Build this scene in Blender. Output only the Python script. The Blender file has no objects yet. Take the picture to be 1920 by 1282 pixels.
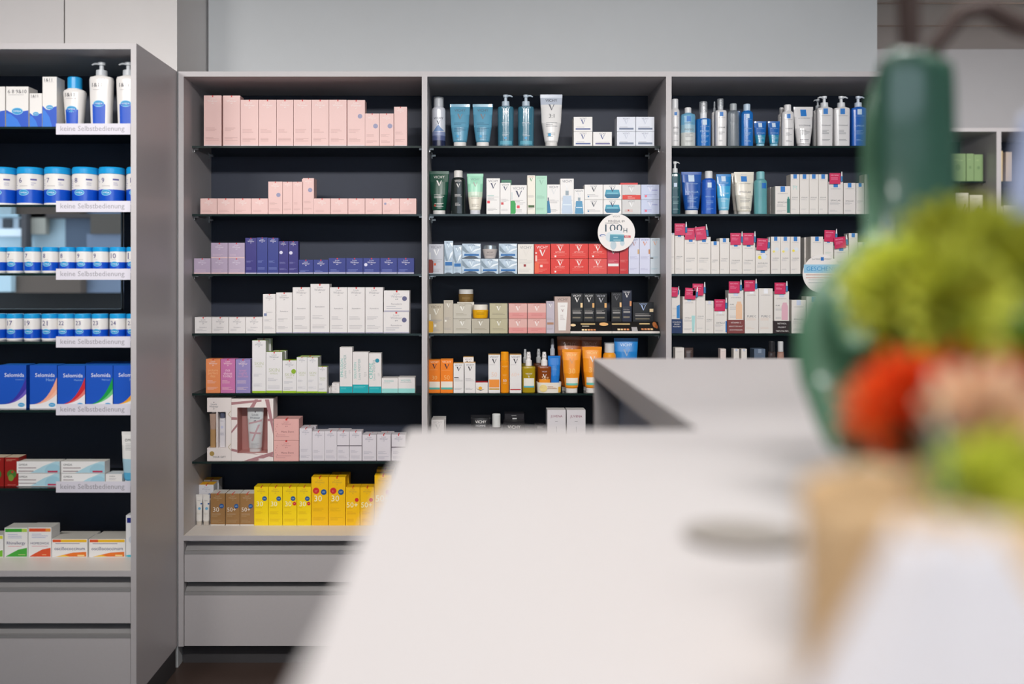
import bpy, math, random
from mathutils import Vector, Matrix
random.seed(7)
S = bpy.context.scene
COL = S.collection

# ------------------------------------------------------------------ camera, world, lights, exposure
CZ = 1.44                                    # eye height
FP = 1600.0                                  # focal length in pixels of a 1920 px wide frame
cam = bpy.data.cameras.new('camera'); camo = bpy.data.objects.new('camera', cam); COL.objects.link(camo)
camo.location = (0, 0, CZ); camo.rotation_euler = (math.pi/2, 0, 0)
cam.sensor_width = 36; cam.lens = FP/1920*36
cam.shift_x = (960-890)/1920; cam.shift_y = (522-641)/1920
cam.clip_start = 0.02; cam.clip_end = 200
cam.dof.use_dof = True; cam.dof.focus_distance = 3.26; cam.dof.aperture_fstop = 1.12; cam.dof.aperture_blades = 9
S.camera = camo
S.view_settings.view_transform = 'Standard'; S.view_settings.look = 'None'
S.view_settings.exposure = 0.0; S.view_settings.gamma = 1; S.view_settings.use_curve_mapping = False
W = bpy.data.worlds.new('world'); S.world = W; W.use_nodes = True
W.node_tree.nodes['Background'].inputs[0].default_value = (0.78, 0.88, 1.0, 1)
W.node_tree.nodes['Background'].inputs[1].default_value = 1.9

def area(name, loc, rot, sx, sy, power, col, parent=None, spread=180):
    l = bpy.data.lights.new(name, 'AREA'); l.shape = 'RECTANGLE'; l.size = sx; l.size_y = sy
    l.energy = power; l.color = col; l.spread = math.radians(spread)
    o = bpy.data.objects.new(name, l); COL.objects.link(o); o.location = loc; o.rotation_euler = rot
    return o
# daylight falling through the shop window behind the camera
area('window_daylight', (1.2, -2.9, 1.7), (math.radians(90), 0, 0), 3.8, 1.7, 15, (0.70, 0.84, 1.0))
# ceiling lamps (their housings are built further down): x, y, tilt towards the shelves, spread, power
LAMPS = [(-1.9, 0.75, 63.5, 80, 7.3), (-0.85, 0.75, 63.5, 80, 7.3), (0.25, 0.75, 63.5, 80, 7.3), (1.35, 0.75, 63.5, 80, 7.3),
         (-0.3, 0.85, 2, 120, 6.6), (0.85, 0.85, 2, 120, 6.6), (0.1, -0.45, 20, 110, 6.0), (2.8, 3.0, 40, 140, 14)]  # the one behind the camera is added to brighten the bouquet
for lx, ly, lt, sp, pw in LAMPS:
    area('ceiling_lamp_light', (lx, ly, 2.62), (math.radians(lt), 0, 0), 0.6, 0.14, pw, (1.0, 0.965, 0.935), spread=sp)

# ------------------------------------------------------------------ materials
def lin(c):
    c = c/255.0
    return c/12.92 if c <= 0.04045 else ((c+0.055)/1.055)**2.4
_m = {}
def M(rgb, rough=0.5, metal=0.0, coat=0.0, alpha=1.0, mott=0.0, scale=30.0, spec=0.5):
    k = (tuple(rgb), rough, metal, coat, alpha, mott, scale, spec)
    if k in _m: return _m[k]
    m = bpy.data.materials.new('mat_%d_%d_%d' % tuple(int(x) for x in rgb)); m.use_nodes = True
    nt = m.node_tree; b = nt.nodes['Principled BSDF']
    c = (lin(rgb[0]), lin(rgb[1]), lin(rgb[2]), 1)
    b.inputs['Base Color'].default_value = c
    b.inputs['Roughness'].default_value = rough; b.inputs['Metallic'].default_value = metal
    b.inputs['Coat Weight'].default_value = coat; b.inputs['Alpha'].default_value = alpha
    b.inputs['Specular IOR Level'].default_value = spec
    if mott > 0:
        n = nt.nodes.new('ShaderNodeTexNoise'); n.inputs['Scale'].default_value = scale; n.inputs['Detail'].default_value = 4
        tc = nt.nodes.new('ShaderNodeTexCoord'); nt.links.new(tc.outputs['Object'], n.inputs['Vector'])
        mx = nt.nodes.new('ShaderNodeMix'); mx.data_type = 'RGBA'
        mx.inputs['A'].default_value = tuple(x*(1-mott) for x in c[:3])+(1,)
        mx.inputs['B'].default_value = tuple(min(1, x*(1+mott)) for x in c[:3])+(1,)
        nt.links.new(n.outputs['Fac'], mx.inputs['Factor']); nt.links.new(mx.outputs['Result'], b.inputs['Base Color'])
        bp = nt.nodes.new('ShaderNodeBump'); bp.inputs['Strength'].default_value = 0.05; bp.inputs['Distance'].default_value = 0.002
        nt.links.new(n.outputs['Fac'], bp.inputs['Height']); nt.links.new(bp.outputs['Normal'], b.inputs['Normal'])
    _m[k] = m
    return m
def glass_mat(name, tint, refl=1.0):
    m = bpy.data.materials.new(name); m.use_nodes = True; nt = m.node_tree; nt.nodes.clear()
    o = nt.nodes.new('ShaderNodeOutputMaterial'); t = nt.nodes.new('ShaderNodeBsdfTransparent'); g = nt.nodes.new('ShaderNodeBsdfGlossy')
    f = nt.nodes.new('ShaderNodeFresnel'); x = nt.nodes.new('ShaderNodeMixShader')
    f.inputs['IOR'].default_value = 1.5; t.inputs[0].default_value = tint+(1,); g.inputs['Roughness'].default_value = 0.02
    g.inputs[0].default_value = (refl, refl, refl, 1)
    nt.links.new(f.outputs[0], x.inputs[0]); nt.links.new(t.outputs[0], x.inputs[1]); nt.links.new(g.outputs[0], x.inputs[2])
    nt.links.new(x.outputs[0], o.inputs[0]); return m
GLASS = glass_mat('shelf_glass', (0.80, 0.90, 0.87)); PANE = glass_mat('window_glass', (0.93, 0.96, 0.97))
GEDGE = M((22, 40, 38), 0.15)
LAM = M((192, 187, 188), 0.42, mott=0.03, scale=160)        # pale grey laminate
LAMT = M((222, 215, 208), 0.40, mott=0.02, scale=160)
BACK = M((50, 55, 69), 0.5, mott=0.05, scale=90, spec=0.25)          # charcoal back panels
COUNTER = M((209, 205, 205), 0.45, mott=0.02, scale=200)
DARK = M((40, 40, 44), 0.6); METAL = M((190, 190, 190), 0.3, 1.0)

# ------------------------------------------------------------------ mesh builder
_txt = {}
def text_mesh(s):
    if s in _txt: return _txt[s]
    c = bpy.data.curves.new('t', 'FONT'); c.body = s; c.resolution_u = 2
    o = bpy.data.objects.new('t', c)
    COL.objects.link(o); dg = bpy.context.evaluated_depsgraph_get(); dg.update()
    me = bpy.data.meshes.new_from_object(o.evaluated_get(dg))
    v = [(p.co.x, p.co.y) for p in me.vertices]; f = [tuple(p.vertices) for p in me.polygons]
    bpy.data.objects.remove(o); bpy.data.curves.remove(c); bpy.data.meshes.remove(me)
    x0 = min(a for a, b in v); x1 = max(a for a, b in v); y0 = min(b for a, b in v); y1 = max(b for a, b in v)
    _txt[s] = ([((a-x0)/(x1-x0), (b-y0)/(x1-x0)) for a, b in v], f, (y1-y0)/(x1-x0))
    return _txt[s]
class MB:
    def __init__(s): s.v = []; s.f = []; s.mi = []; s.m = []; s.sm = []
    def mat(s, m):
        if m not in s.m: s.m.append(m)
        return s.m.index(m)
    def add(s, vs, fs, m, smooth=False):
        b = len(s.v); i = s.mat(m); s.v += [tuple(p) for p in vs]
        for f in fs: s.f.append(tuple(b+q for q in f)); s.mi.append(i); s.sm.append(smooth)
    def box(s, x0, x1, y0, y1, z0, z1, m, fm=None):
        vs = [(x, y, z) for z in (z0, z1) for y in (y0, y1) for x in (x0, x1)]
        fs = {'b': (0, 2, 3, 1), 't': (4, 5, 7, 6), 'f': (0, 1, 5, 4), 'k': (2, 6, 7, 3), 'l': (0, 4, 6, 2), 'r': (1, 3, 7, 5)}
        for k, f in fs.items(): s._bf(vs, f, (fm or {}).get(k, m))
    def _bf(s, vs, f, m): s.add([vs[q] for q in f], [(0, 1, 2, 3)], m)
    def loft(s, secs, m, n=2.0, seg=24, zones=None, cx=0, cy=0, caps=True):
        """secs: (z, half width, half depth); zones: [(z upper limit, material)]"""
        b0 = []; ring = []
        for z, hw, hd in secs:
            r = []
            for k in range(seg):
                t = 2*math.pi*k/seg; c, q = math.cos(t), math.sin(t)
                r.append((cx+hw*math.copysign(abs(c)**(2/n), c), cy+hd*math.copysign(abs(q)**(2/n), q), z))
            ring.append(r)
        for a in range(len(ring)-1):
            zc = (secs[a][0]+secs[a+1][0])/2; mm = m
            if zones:
                for lim, zm in zones:
                    if zc < lim: mm = zm; break
            vs = ring[a]+ring[a+1]
            s.add(vs, [(k, (k+1) % seg, seg+(k+1) % seg, seg+k) for k in range(seg)], mm, True)
        if caps:
            s.add(ring[0], [tuple(range(seg))[::-1]], m if not zones else zones[0][1]); s.add(ring[-1], [tuple(range(seg))], m)
    def tubeline(s, pts, r, m, seg=8):
        pts = [Vector(p) for p in pts]; rings = []
        for i, p in enumerate(pts):
            d = (pts[min(i+1, len(pts)-1)]-pts[max(i-1, 0)]).normalized()
            u = d.orthogonal().normalized() if i == 0 else (u-d*u.dot(d)).normalized()
            w = d.cross(u); rr = r[i] if isinstance(r, (list, tuple)) else r
            rings.append([p+(u*math.cos(2*math.pi*k/seg)+w*math.sin(2*math.pi*k/seg))*rr for k in range(seg)])
        vs = [q for g in rings for q in g]
        fs = [(i*seg+k, i*seg+(k+1) % seg, (i+1)*seg+(k+1) % seg, (i+1)*seg+k) for i in range(len(pts)-1) for k in range(seg)]
        fs += [tuple(range(seg))[::-1], tuple((len(pts)-1)*seg+k for k in range(seg))]
        s.add(vs, fs, m, True)
    def decals(s, prims, w, surf, a):
        """u across 0..1, v up in units of the width; surf(x,z)->y"""
        off = 0.0002
        def put(pts, faces, col):
            mm = col if not isinstance(col, tuple) else M(col, 0.45)
            vs = []
            for u, v in pts:
                u = min(max(u, .002), .998); v = min(max(v, .002), a-.002)
                x = (u-0.5)*w; z = v*w
                vs.append((x, surf(x, z)-off, z))
            s.add(vs, faces, mm)
        for p in prims:
            k = p[0]; off += 0.00004
            if k == 'r':
                _, u0, v0, u1, v1, c = p; n = 8
                pts = [(u0+(u1-u0)*i/n, v) for v in (v0, v1) for i in range(n+1)]
                put(pts, [(i, i+1, n+2+i, n+1+i) for i in range(n)], c)
            elif k == 'c':
                _, u, v, r, c = p; n = 16
                put([(u+r*math.cos(2*math.pi*i/n), v+r*math.sin(2*math.pi*i/n)) for i in range(n)], [tuple(range(n))], c)
            elif k == 'e':
                _, u, v, r, r2, c = p; n = 16
                put([(u, v)]+[(u+r*math.cos(2*math.pi*i/n), v+r2*math.sin(2*math.pi*i/n)) for i in range(n)], [(0, 1+i, 1+(i+1) % n) for i in range(n)], c)
            elif k == 'p':
                P_ = p[1]; ua, ub = min(q[0] for q in P_), max(q[0] for q in P_); n = 10
                us = sorted({round(ua+(ub-ua)*i/n, 5) for i in range(n+1)} | {round(q[0], 5) for q in P_}); col = []
                for ii, u in enumerate(us):
                    uu = min(max(u, ua+1e-5), ub-1e-5); ys = []
                    for i in range(len(P_)):
                        (xa, ya), (xb, yb_) = P_[i], P_[(i+1) % len(P_)]
                        if (xa-uu)*(xb-uu) < 0: ys.append(ya+(yb_-ya)*(uu-xa)/(xb-xa))
                        elif abs(xa-uu) < 2e-5: ys.append(ya)
                    if ys: col.append((u, min(ys), max(ys)))
                pts = [(u, y) for u, y, _ in col]+[(u, y) for u, _, y in col]; m = len(col)
                put(pts, [(i, i+1, m+i+1, m+i) for i in range(m-1)], p[2])
            elif k == 'l':
                _, u0, v, u1, n, c = p
                for i in range(n):
                    e = u1-(u1-u0)*random.choice((0, 0.15, 0.4)); m = 4
                    pts = [(u0+(e-u0)*j/m, vv) for vv in (v-i*0.075-0.018, v-i*0.075) for j in range(m+1)]
                    put(pts, [(j, j+1, m+2+j, m+1+j) for j in range(m)], c)
            elif k == 'V':
                _, u, v, wd, c = p; h = wd*1.05
                put([(u-wd/2, v+h/2), (u-wd*0.22, v+h/2), (u+wd*0.07, v-h/2+h*0.18), (u+wd*0.02, v-h/2), (u-wd*0.03, v-h/2)], [(0, 1, 2, 3, 4)], c)
                put([(u+wd*0.5, v+h/2), (u+wd*0.36, v+h/2), (u-wd*0.03, v-h/2), (u+wd*0.03, v-h/2)], [(0, 1, 2, 3)], c)
            elif k == 'tr':
                _, st, u, v, ln_, c = p; vv, ff, ar = text_mesh(st)
                put([(u-(b0-ar/2)*ln_, v+(a0-0.5)*ln_) for a0, b0 in vv], ff, c)
            elif k == 't':
                _, st, u, v, wf, c = p[:6]; vv, ff, ar = text_mesh(st)
                hs = 1.0 if len(p) < 7 else p[6]/(ar*wf)
                put([(u+(a0-0.5)*wf, v+(b0-ar/2)*wf*hs) for a0, b0 in vv], ff, c)
    def build(s, name, parent=None, loc=(0, 0, 0), rz=0.0):
        me = bpy.data.meshes.new(name); me.from_pydata(s.v, [], s.f)
        for m in s.m: me.materials.append(m)
        me.polygons.foreach_set('material_index', s.mi); me.polygons.foreach_set('use_smooth', s.sm); me.update()
        o = bpy.data.objects.new(name, me); COL.objects.link(o); o.location = loc; o.rotation_euler = (0, 0, rz)
        if parent: o.parent = parent
        return o
def tag(o, label=None, cat=None, group=None, kind=None):
    if label: o['label'] = label
    if cat: o['category'] = cat
    if group: o['group'] = group
    if kind: o['kind'] = kind
    return o
def empty(name, loc=(0, 0, 0), rz=0.0):
    o = bpy.data.objects.new(name, None); COL.objects.link(o); o.location = loc; o.rotation_euler = (0, 0, rz); o.empty_display_size = 0.02
    return o
def bx(name, x0, x1, y0, y1, z0, z1, m, parent=None, fm=None):
    b = MB(); cx, cy = (x0+x1)/2, (y0+y1)/2
    b.box(x0-cx, x1-cx, y0-cy, y1-cy, 0, z1-z0, m, fm)
    o = b.build(name, parent, (cx, cy, z0))
    if parent is not None: o.location = Vector((cx, cy, z0))-parent.location
    return o

# ------------------------------------------------------------------ room
YF = 3.15; YB = 3.492; YL = 2.772          # fronts of the recessed cabinets, their backs, front of the left cabinet
TOP = 2.204
XL = -1.0985                                # where the left cabinet's flank meets the recess
WALL = M((205, 208, 210), 0.7, mott=0.02, scale=12); WARM = M((206, 197, 190), 0.7, mott=0.04, scale=5)
def struct(*a, **k): return tag(bx(*a, **k), kind='structure')
struct('floor', -3.2, 4.2, -3.1, 5.2, -0.05, 0.0, M((70, 56, 50), 0.45, mott=0.15, scale=8))
struct('ceiling', -3.2, 4.2, -3.1, 5.2, 2.70, 2.75, WARM)
struct('wall_back', -1.09, 1.648, YB+0.002, YB+0.07, 0.0, 2.70, WALL)
# wall above the left cabinet, with the seam of its cladding boards
struct('wall_left_front', -1.512, XL, YF, YF+0.42, TOP+0.0, 2.70, M((222, 218, 216), 0.7, mott=0.02, scale=12))
struct('trim_1', -1.517, -1.512, YF+0.004, YF+0.41, TOP, 2.70, M((120, 116, 114), 0.7))
struct('wall_left_rear', -3.2, -1.517, YF, YF+0.42, TOP+0.0, 2.70, M((218, 214, 213), 0.7, mott=0.02, scale=12))
b = MB()
ox0, ox1, oz0, oz1 = -2.15, -1.262, 1.30, 1.72
b.box(-3.2, ox0, 3.16, 3.57, 0, TOP, WALL); b.box(ox1, -1.0985, 3.16, 3.57, 0, TOP, WALL)
b.box(ox0, ox1, 3.16, 3.57, 0, oz0, WALL); b.box(ox0, ox1, 3.16, 3.57, oz1, TOP, WALL)
tag(b.build('wall_left_back'), kind='structure')
struct('wall_far', 1.648, 4.2, 4.69, 4.76, 0, 2.70, M((190, 188, 190), 0.7, mott=0.02, scale=12))
struct('wall_far_side', 1.60, 1.648, YB+0.07, 4.69, 0, 2.70, WALL)
for i, zz in enumerate((2.699, 2.699)):
    struct('trim_%d' % (i+2), 1.65, 4.2, 3.9+i*0.35, 3.904+i*0.35, 2.695, zz+0.001, M((120, 105, 95), 0.8))
struct('wall_left', -3.25, -3.2, -3.1, 3.57, 0, 2.70, WALL); struct('wall_right', 4.2, 4.25, -3.1, 4.76, 0, 2.70, WALL)
b = MB(); b.box(-3.2, -0.8, -3.1, -3.05, 0, 2.7, WALL); b.box(3.2, 4.2, -3.1, -3.05, 0, 2.7, WALL)
b.box(-0.8, 3.2, -3.1, -3.05, 0, 0.8, WALL); b.box(-0.8, 3.2, -3.1, -3.05, 2.6, 2.7, WALL)
tag(b.build('wall_behind'), kind='structure')
tag(bx('window_1', -0.8, 3.2, -3.08, -3.07, 0.8, 2.6, PANE), kind='structure')
for i, (lx, ly, lt, sp, pw) in enumerate(LAMPS):
    t = empty('ceiling_lamp', (lx, ly, 2.70))
    wh = ['above the aisle at far left', 'aimed at the shelves, second from left', 'aimed at the shelves, third from left', 'aimed at the shelves, at far right', 'pointing down at the counter, on the left', 'pointing down at the counter, on the right', 'tilted towards the bouquet, behind the others', 'in front of the far cabinet'][i]  # the one tilted towards the bouquet is added to brighten it
    tag(t, 'white rectangular ceiling lamp '+wh, 'lamp', 'ceiling lamps')
    A_ = math.radians(lt); bxm = MB(); bxm.box(-.32, .32, -.09, .09, .008, .03, M((235, 235, 235), .5)); bxm.box(-.32, .32, -.09, -.083, -.004, .008, M((235, 235, 235), .5)); bxm.box(-.32, .32, .083, .09, -.004, .008, M((235, 235, 235), .5))
    hd_ = bxm.build('lamp_housing', t, (0, 0, -.08)); hd_.rotation_euler = (A_, 0, 0)
    dm = MB(); dm.box(-.30, .30, -.08, .08, 0.001, .006, M((250, 250, 245), 0.4)); dm.build('diffuser', hd_)
    rm = MB(); rm.box(-.01, .01, -.01, .01, -.06, 0, M((235, 235, 235), .5)); rm.build('mounting_arm', t)

# ------------------------------------------------------------------ shelf cabinets
ZS = [1.944, 1.685, 1.458, 1.2314, 1.0046, 0.7454]; ZL = 0.4912
GT = 0.008
def cabinet(x0, x1, yf, yb, tl, tr, label, opening=False, shelves=True):
    t = empty('shelf_cabinet', ((x0+x1)/2, yf, 0)); tag(t, label, 'cabinet', 'display shelf cabinets')
    P = lambda n, *a, **k: bx(n, *a, parent=t, **k)
    ty = 0.019
    P('side_panel', x0, x0+tl, yf, yb, 0.082, TOP, LAM); P('side_panel', x1-tr, x1, yf, yb, 0.082, TOP, LAM)
    xi, xj = x0+tl, x1-tr
    P('top_panel', xi, xj, yf, yb, TOP-ty, TOP, LAM)
    if opening:
        b = MB(); yy0, yy1 = yb-0.012, yb-0.001
        b.box(xi, ox0, yy0, yy1, ZL, TOP-ty, BACK); b.box(ox1-0.03, xj, yy0, yy1, ZL, TOP-ty, BACK)
        b.box(ox0, ox1-0.03, yy0, yy1, ZL, oz0+0.025, BACK); b.box(ox0, ox1-0.03, yy0, yy1, oz1-0.02, TOP-ty, BACK)
        b.build('back_panel', t, -t.location)
    else: P('back_panel', xi, xj, yb-0.012, yb-0.001, ZL, TOP-ty, BACK)
    P('ledge', xi, xj, yf, yb-0.012, ZL-0.019, ZL, LAM, fm={'t': LAMT})
    # carcass and drawers
    P('drawer_carcass', xi, xj, yf+0.045, yb-0.012, 0.082, ZL-0.019, LAM)
    for zt, zb in ((0.4335, 0.320), (0.2825, 0.0835)):
        d = P('drawer_front', xi+0.002, xj-0.002, yf+0.002, yf+0.022, zb, zt-0.012, LAM)
        b = MB(); hw = (xj-xi)/2-0.002
        b.box(-hw, hw, 0, 0.035, 0, 0.011, M((170, 168, 168), 0.35, 0.3)); 
        # sloping finger recess behind the rail
        vs = [(-hw, 0.012, 0.011), (hw, 0.012, 0.011), (hw, 0.043, 0.033), (-hw, 0.043, 0.033)]
        b.add(vs, [(0, 1, 2, 3)], M((170, 168, 168), 0.35, 0.3))
        h = b.build('handle_rail', d, (0, -0.0105, zt-0.012-zb+0.001))
    P('plinth', x0, x1, yf+0.05, yb-0.02, 0.0, 0.081, M((66, 64, 66), 0.6))
    if shelves:
        for z in ZS:
            b = MB(); w = (xj-xi)/2-0.0015; y0, y1 = yf+0.09 if yf > 3 else yf+0.058, yb-0.02
            b.box(-w, w, y0, y1, -GT, 0, GLASS, fm={'f': GEDGE, 'k': GEDGE, 'l': GEDGE, 'r': GEDGE})
            sh = b.build('glass_shelf', t, (xi/2+xj/2-t.location.x, -t.location.y, z-0.0004))
            for sx in (-1, 1):
                for yy in (y0+0.025, y1-0.03):
                    c = MB(); e = sx*w
                    c.box(min(e, e-sx*0.016), max(e, e-sx*0.016), yy, yy+0.012, -GT-0.0035, -GT-0.0005, METAL)
                    c.box(min(e, e-sx*0.003), max(e, e-sx*0.003), yy, yy+0.012, -GT-0.012, -GT-0.0035, METAL)
                    c.build('shelf_bracket', sh)
    return t
px = lambda p, y=YF: (p-890)*y/FP
pz = lambda p, y=YF: CZ-(p-522)*y/FP
cabinet(px(334.5), px(796), YF, YB, 0.0195, 0.0101, 'second cabinet from left, stocked with pink, purple, white and yellow cartons')
cabinet(px(796), px(1254), YF, YB, 0.0101, 0.0101, 'third cabinet from left, stocked with blue, red, beige, black and orange products')
cabinet(px(1254), px(1711), YF, YB, 0.0101, 0.0101, 'fourth cabinet from left, partly behind the leaves, with blue squares on its products')
cabinet(-2.22, XL-0.0005, YL, 3.155, 0.018, 0.018, 'protruding leftmost cabinet with white and blue numbered jars', opening=True)
cabinet(1.76, 2.66, 4.33, 4.672, 0.018, 0.012, 'far cabinet holding green cartons, beyond the bouquet', shelves=True)
cabinet(2.66, 3.56, 4.33, 4.672, 0.012, 0.018, 'farthest right cabinet with cream cartons, at the picture edge', shelves=True)
# framed pane in the left cabinet's back and the street it reflects, built as geometry beyond
b = MB(); fr = M((150, 155, 158), 0.4)
for a in ((ox0, ox1-0.03, 1.325, 1.329), (ox0, ox1-0.03, 1.70, 1.704)): b.box(a[0], a[1], 3.125, 3.14, a[2], a[3], fr)
b.box(ox1-0.034, ox1-0.03, 3.125, 3.14, 1.325, 1.704, fr); b.box(ox0, ox0+0.004, 3.125, 3.14, 1.325, 1.704, fr)
w2 = b.build('reflection_frame'); tag(w2, kind='structure')
bx('glass_pane', ox0+0.004, ox1-0.034, 3.131, 3.134, 1.329, 1.70, PANE, parent=w2)
FY = 6.4
def FX(p): return (p-890)*FY/FP
def FZ(p): return CZ-(p-522)*FY/FP
fac = empty('reflected_building', (FX(60), FY, 0)); tag(fac, 'pale street building built as the reflection in the pane behind the small jars', 'reflected building')
def fb(n, p0, p1, q0, q1, c, dy, d=0.1, r=0.8): return bx(n, FX(p0), FX(p1), FY-dy, FY-dy+d, FZ(q1), FZ(q0), M(c, r), parent=fac)
fb('wall', -260, 125, 300, 546, (190, 212, 222), 0, 0.2)
fb('wall', 125, 300, 300, 546, (92, 104, 122), 0.02, 0.2)
fb('lintel', 56, 300, 380, 410, (70, 62, 60), 0.10); fb('shutter_box', -20, 55, 388, 409, (165, 190, 200), 0.16, 0.14)
w_ = fb('reflected_window_frame', -10, 60, 408, 432, (225, 235, 245), 0.06)
for p0, p1 in ((-6, 2), (15, 32), (45, 57)): 
    o = bx('reflected_pane', FX(p0), FX(p1), FY-0.075, FY-0.062, FZ(428), FZ(411), M((45, 50, 60), 0.2)); o.parent = w_; o.location -= w_.location+fac.location
fb('reflected_window_sill', -12, 60, 431, 444, (232, 240, 246), 0.14, 0.12); fb('reflected_downpipe', 61, 70, 380, 520, (75, 72, 74), 0.16, 0.08)
fb('shutter', 71, 98, 395, 440, (165, 160, 148), 0.10, 0.06); fb('sign_board', 183, 300, 395, 440, (86, 78, 70), 0.12, 0.08)
fb('awning', 56, 174, 516, 548, (98, 84, 74), 0.2, 0.3); fb('door_panel', 174, 240, 440, 548, (118, 130, 150), 0.1, 0.05)
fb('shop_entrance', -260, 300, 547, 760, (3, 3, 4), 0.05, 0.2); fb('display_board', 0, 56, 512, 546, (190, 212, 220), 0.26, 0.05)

# ------------------------------------------------------------------ counter
CT = 1.24
ct = empty('service_counter', (0.3, 0.4, 0)); tag(ct, 'large pale service counter with an L-shaped worktop in the foreground', 'counter')
b = MB(); th = 0.045; r = 0.012; c1 = -0.088; y1 = 1.131; c2 = 0.296; y2 = 2.133; xr = 1.95; y0 = -0.25
out = [(c1, y0), (xr, y0), (xr, y2)]
def arc(cx, cy, a0, a1, rr=r, n=5): return [(cx+rr*math.cos(math.radians(a0+(a1-a0)*i/n)), cy+rr*math.sin(math.radians(a0+(a1-a0)*i/n))) for i in range(n+1)]
out += arc(c2+0.003, y2-0.003, 90, 180, 0.003) + [(c2, y1)] + arc(c1+r, y1-r, 90, 180)
n = len(out)
b.add([(x, y, CT) for x, y in out], [tuple(range(n))], COUNTER); b.add([(x, y, CT-th) for x, y in out], [tuple(range(n))[::-1]], COUNTER)
b.add([(x, y, z) for z in (CT-th, CT) for x, y in out], [(i, (i+1) % n, n+(i+1) % n, n+i) for i in range(n)], COUNTER)
b.build('worktop', ct, -ct.location)
PAN = M((168, 180, 204), 0.5)
P = lambda n, *a, **k: bx(n, *a, parent=ct, **k)
P('end_panel', c2+0.001, xr, y2-0.022, y2-0.002, 0, CT-th, LAM)
P('inner_panel', c2+0.06, c2+0.08, y1+0.05, y2-0.03, 0.985, CT-th, PAN)
P('inner_shelf', c2+0.06, xr-0.02, y1+0.05, y2-0.03, 0.93, 0.95, LAM)
P('post', c2+0.04, c2+0.06, 1.62, 1.65, 0.3, 1.06, DARK)
P('front_panel', c1+0.04, xr-0.02, y1-0.10, y1-0.08, 0, CT-th, LAM)
P('side_panel', c1+0.04, c1+0.06, y0+0.05, y1-0.10, 0, CT-th, LAM)
P('lower_cabinet', c2+0.09, xr-0.02, y1+0.05, y2-0.03, 0, 0.72, LAM)
# flat grey disc standing in for a soft shadow on the counter
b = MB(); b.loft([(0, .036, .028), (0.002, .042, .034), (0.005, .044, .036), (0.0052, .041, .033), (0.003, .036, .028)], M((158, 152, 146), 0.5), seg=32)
tag(b.build('shadow_disc', None, ((1390-890)*0.655/FP, 0.655, CT)), 'flat oval grey disc painted as a soft shadow on the counter beside the bouquet', 'painted shadow')

# ------------------------------------------------------------------ print styles (prims in units of the width)
RED = (215, 45, 45); NAVY = (35, 45, 85); GRY = (150, 146, 150); WHT = (238, 234, 230); WB = (228, 222, 218)
def LW(body, tx=(175, 165, 170), ln=None, st=None, strip=None, ex=None, red=True, top=None, ts=1.0):
    def f(a):
        ln_ = ln or tx; k = min(1.0, a*0.9)*ts
        p = []
        if strip: p.append(('r', 0, 0, 1, strip[1], strip[0]))
        if red: p.append(('r', .465, a-.09*k, .535, a, RED))
        p += [('t', 'Louis', .5, a-.17*k, .30*k, tx), ('t', 'Widmer', .5, a-.31*k, .60*k, tx), ('c', .47, a-.46*k, .022, tx), ('c', .53, a-.45*k, .022, tx)]
        if a > 1.2: p += [('l', .1, a*.36, .72, 3, ln_), ('l', .1, a*.17, .85, 3 if a > 1.7 else 2, ln_)]
        else: p += [('l', .1, a*.26, .7, 2, ln_)]
        if st: p.append(('c', st[0], a-st[1] if st[1] > 0 else -st[1], st[2], st[3]))
        if ex: p += ex(a)
        return dict(body=body, prims=p, top=top, tab=red)
    return f
def VY(body, tx=NAVY, v=None, bar=None, sq=None, ex=None, ln=GRY, top=None, name=None, nl=False):
    def f(a):
        v_ = v or tx; p = []
        if a > 1.25: p += [('t', 'VICHY', .5, a-.2, .74, tx), ('V', .5, a-.56, .40, v_), ('l', .08, a*.48 if not nl else a-.86, .9, 4 if not nl else 1, ln)]+([('l', .08, a*.16, .8, 3, ln)] if not nl else [])
        else: p += [('t', 'VICHY', .5, a-.09, .38, tx), ('V', .5, a-.27, .24, v_), ('l', .14, a-.54, .86, 2, ln)]
        if name: p.append(('t', name, .5, a*.5 if a > 1.25 else a-.46, .6, v_))
        if bar: p.append(('r', bar[0], bar[1]*a, bar[2], bar[3]*a, bar[4]))
        if sq: p.append(('r', sq[0], sq[1]*a, sq[0]+sq[2], sq[1]*a+sq[2], sq[3]))
        if ex: p += ex(a)
        return dict(body=body, prims=p, top=top)
    return f
BL = (30, 120, 200)
def LR(body=WB, sq=BL, name='EFFACLAR', tx=(120, 118, 122), ex=None, sw=.30, ln=(170, 168, 170), nm=(90, 90, 96), nv=.42):
    def f(a):
        s = sw if a > 1.6 else sw*.85
        p = [('r', .5-s/2, a-s*1.25, .5+s/2, a-.01, sq), ('t', 'LA ROCHE-POSAY', .5, a-s*1.25-.11, .66, tx)]
        if name: p.append(('t', name, .5, a*nv, .66, nm))
        p += [('l', .1, a*nv-.12, .8, 3, ln), ('l', .1, a*.13, .7, 2, ln)]
        if ex: p += ex(a)
        return dict(body=body, prims=p, top=None)
    return f
def LRB(name='TOLERIANE', sq=BL, tx=(110, 112, 120), v0=None):       # for bottles / tubes
    def f(a, k=1.0):
        t = a*k if v0 is None else v0
        f.isb = True
        return dict(prims=[('r', .33, t-.5, .62, t-.14, sq), ('t', 'LA ROCHE-POSAY', .5, t-.6, .6, tx), ('t', name, .5, t*.52, .6, tx), ('l', .25, t*.4, .75, 4, tx), ('l', .25, t*.17, .75, 2, tx)])
    return f
def VB(tx=WHT, v=None, ex=None, k=.55, off=.3, ln=None, nl=False):
    def f(a): return dict(prims=[('t', 'VICHY', .5, a-off, k, tx), ('V', .5, a-off-.32, .27, v or tx)]+([] if nl else [('l', .25, a*.45, .75, 3, ln or tx), ('l', .28, a*.25, .72, 3, ln or tx)])+(ex(a) if ex else []))
    return f
PL = lambda *a: None

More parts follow.
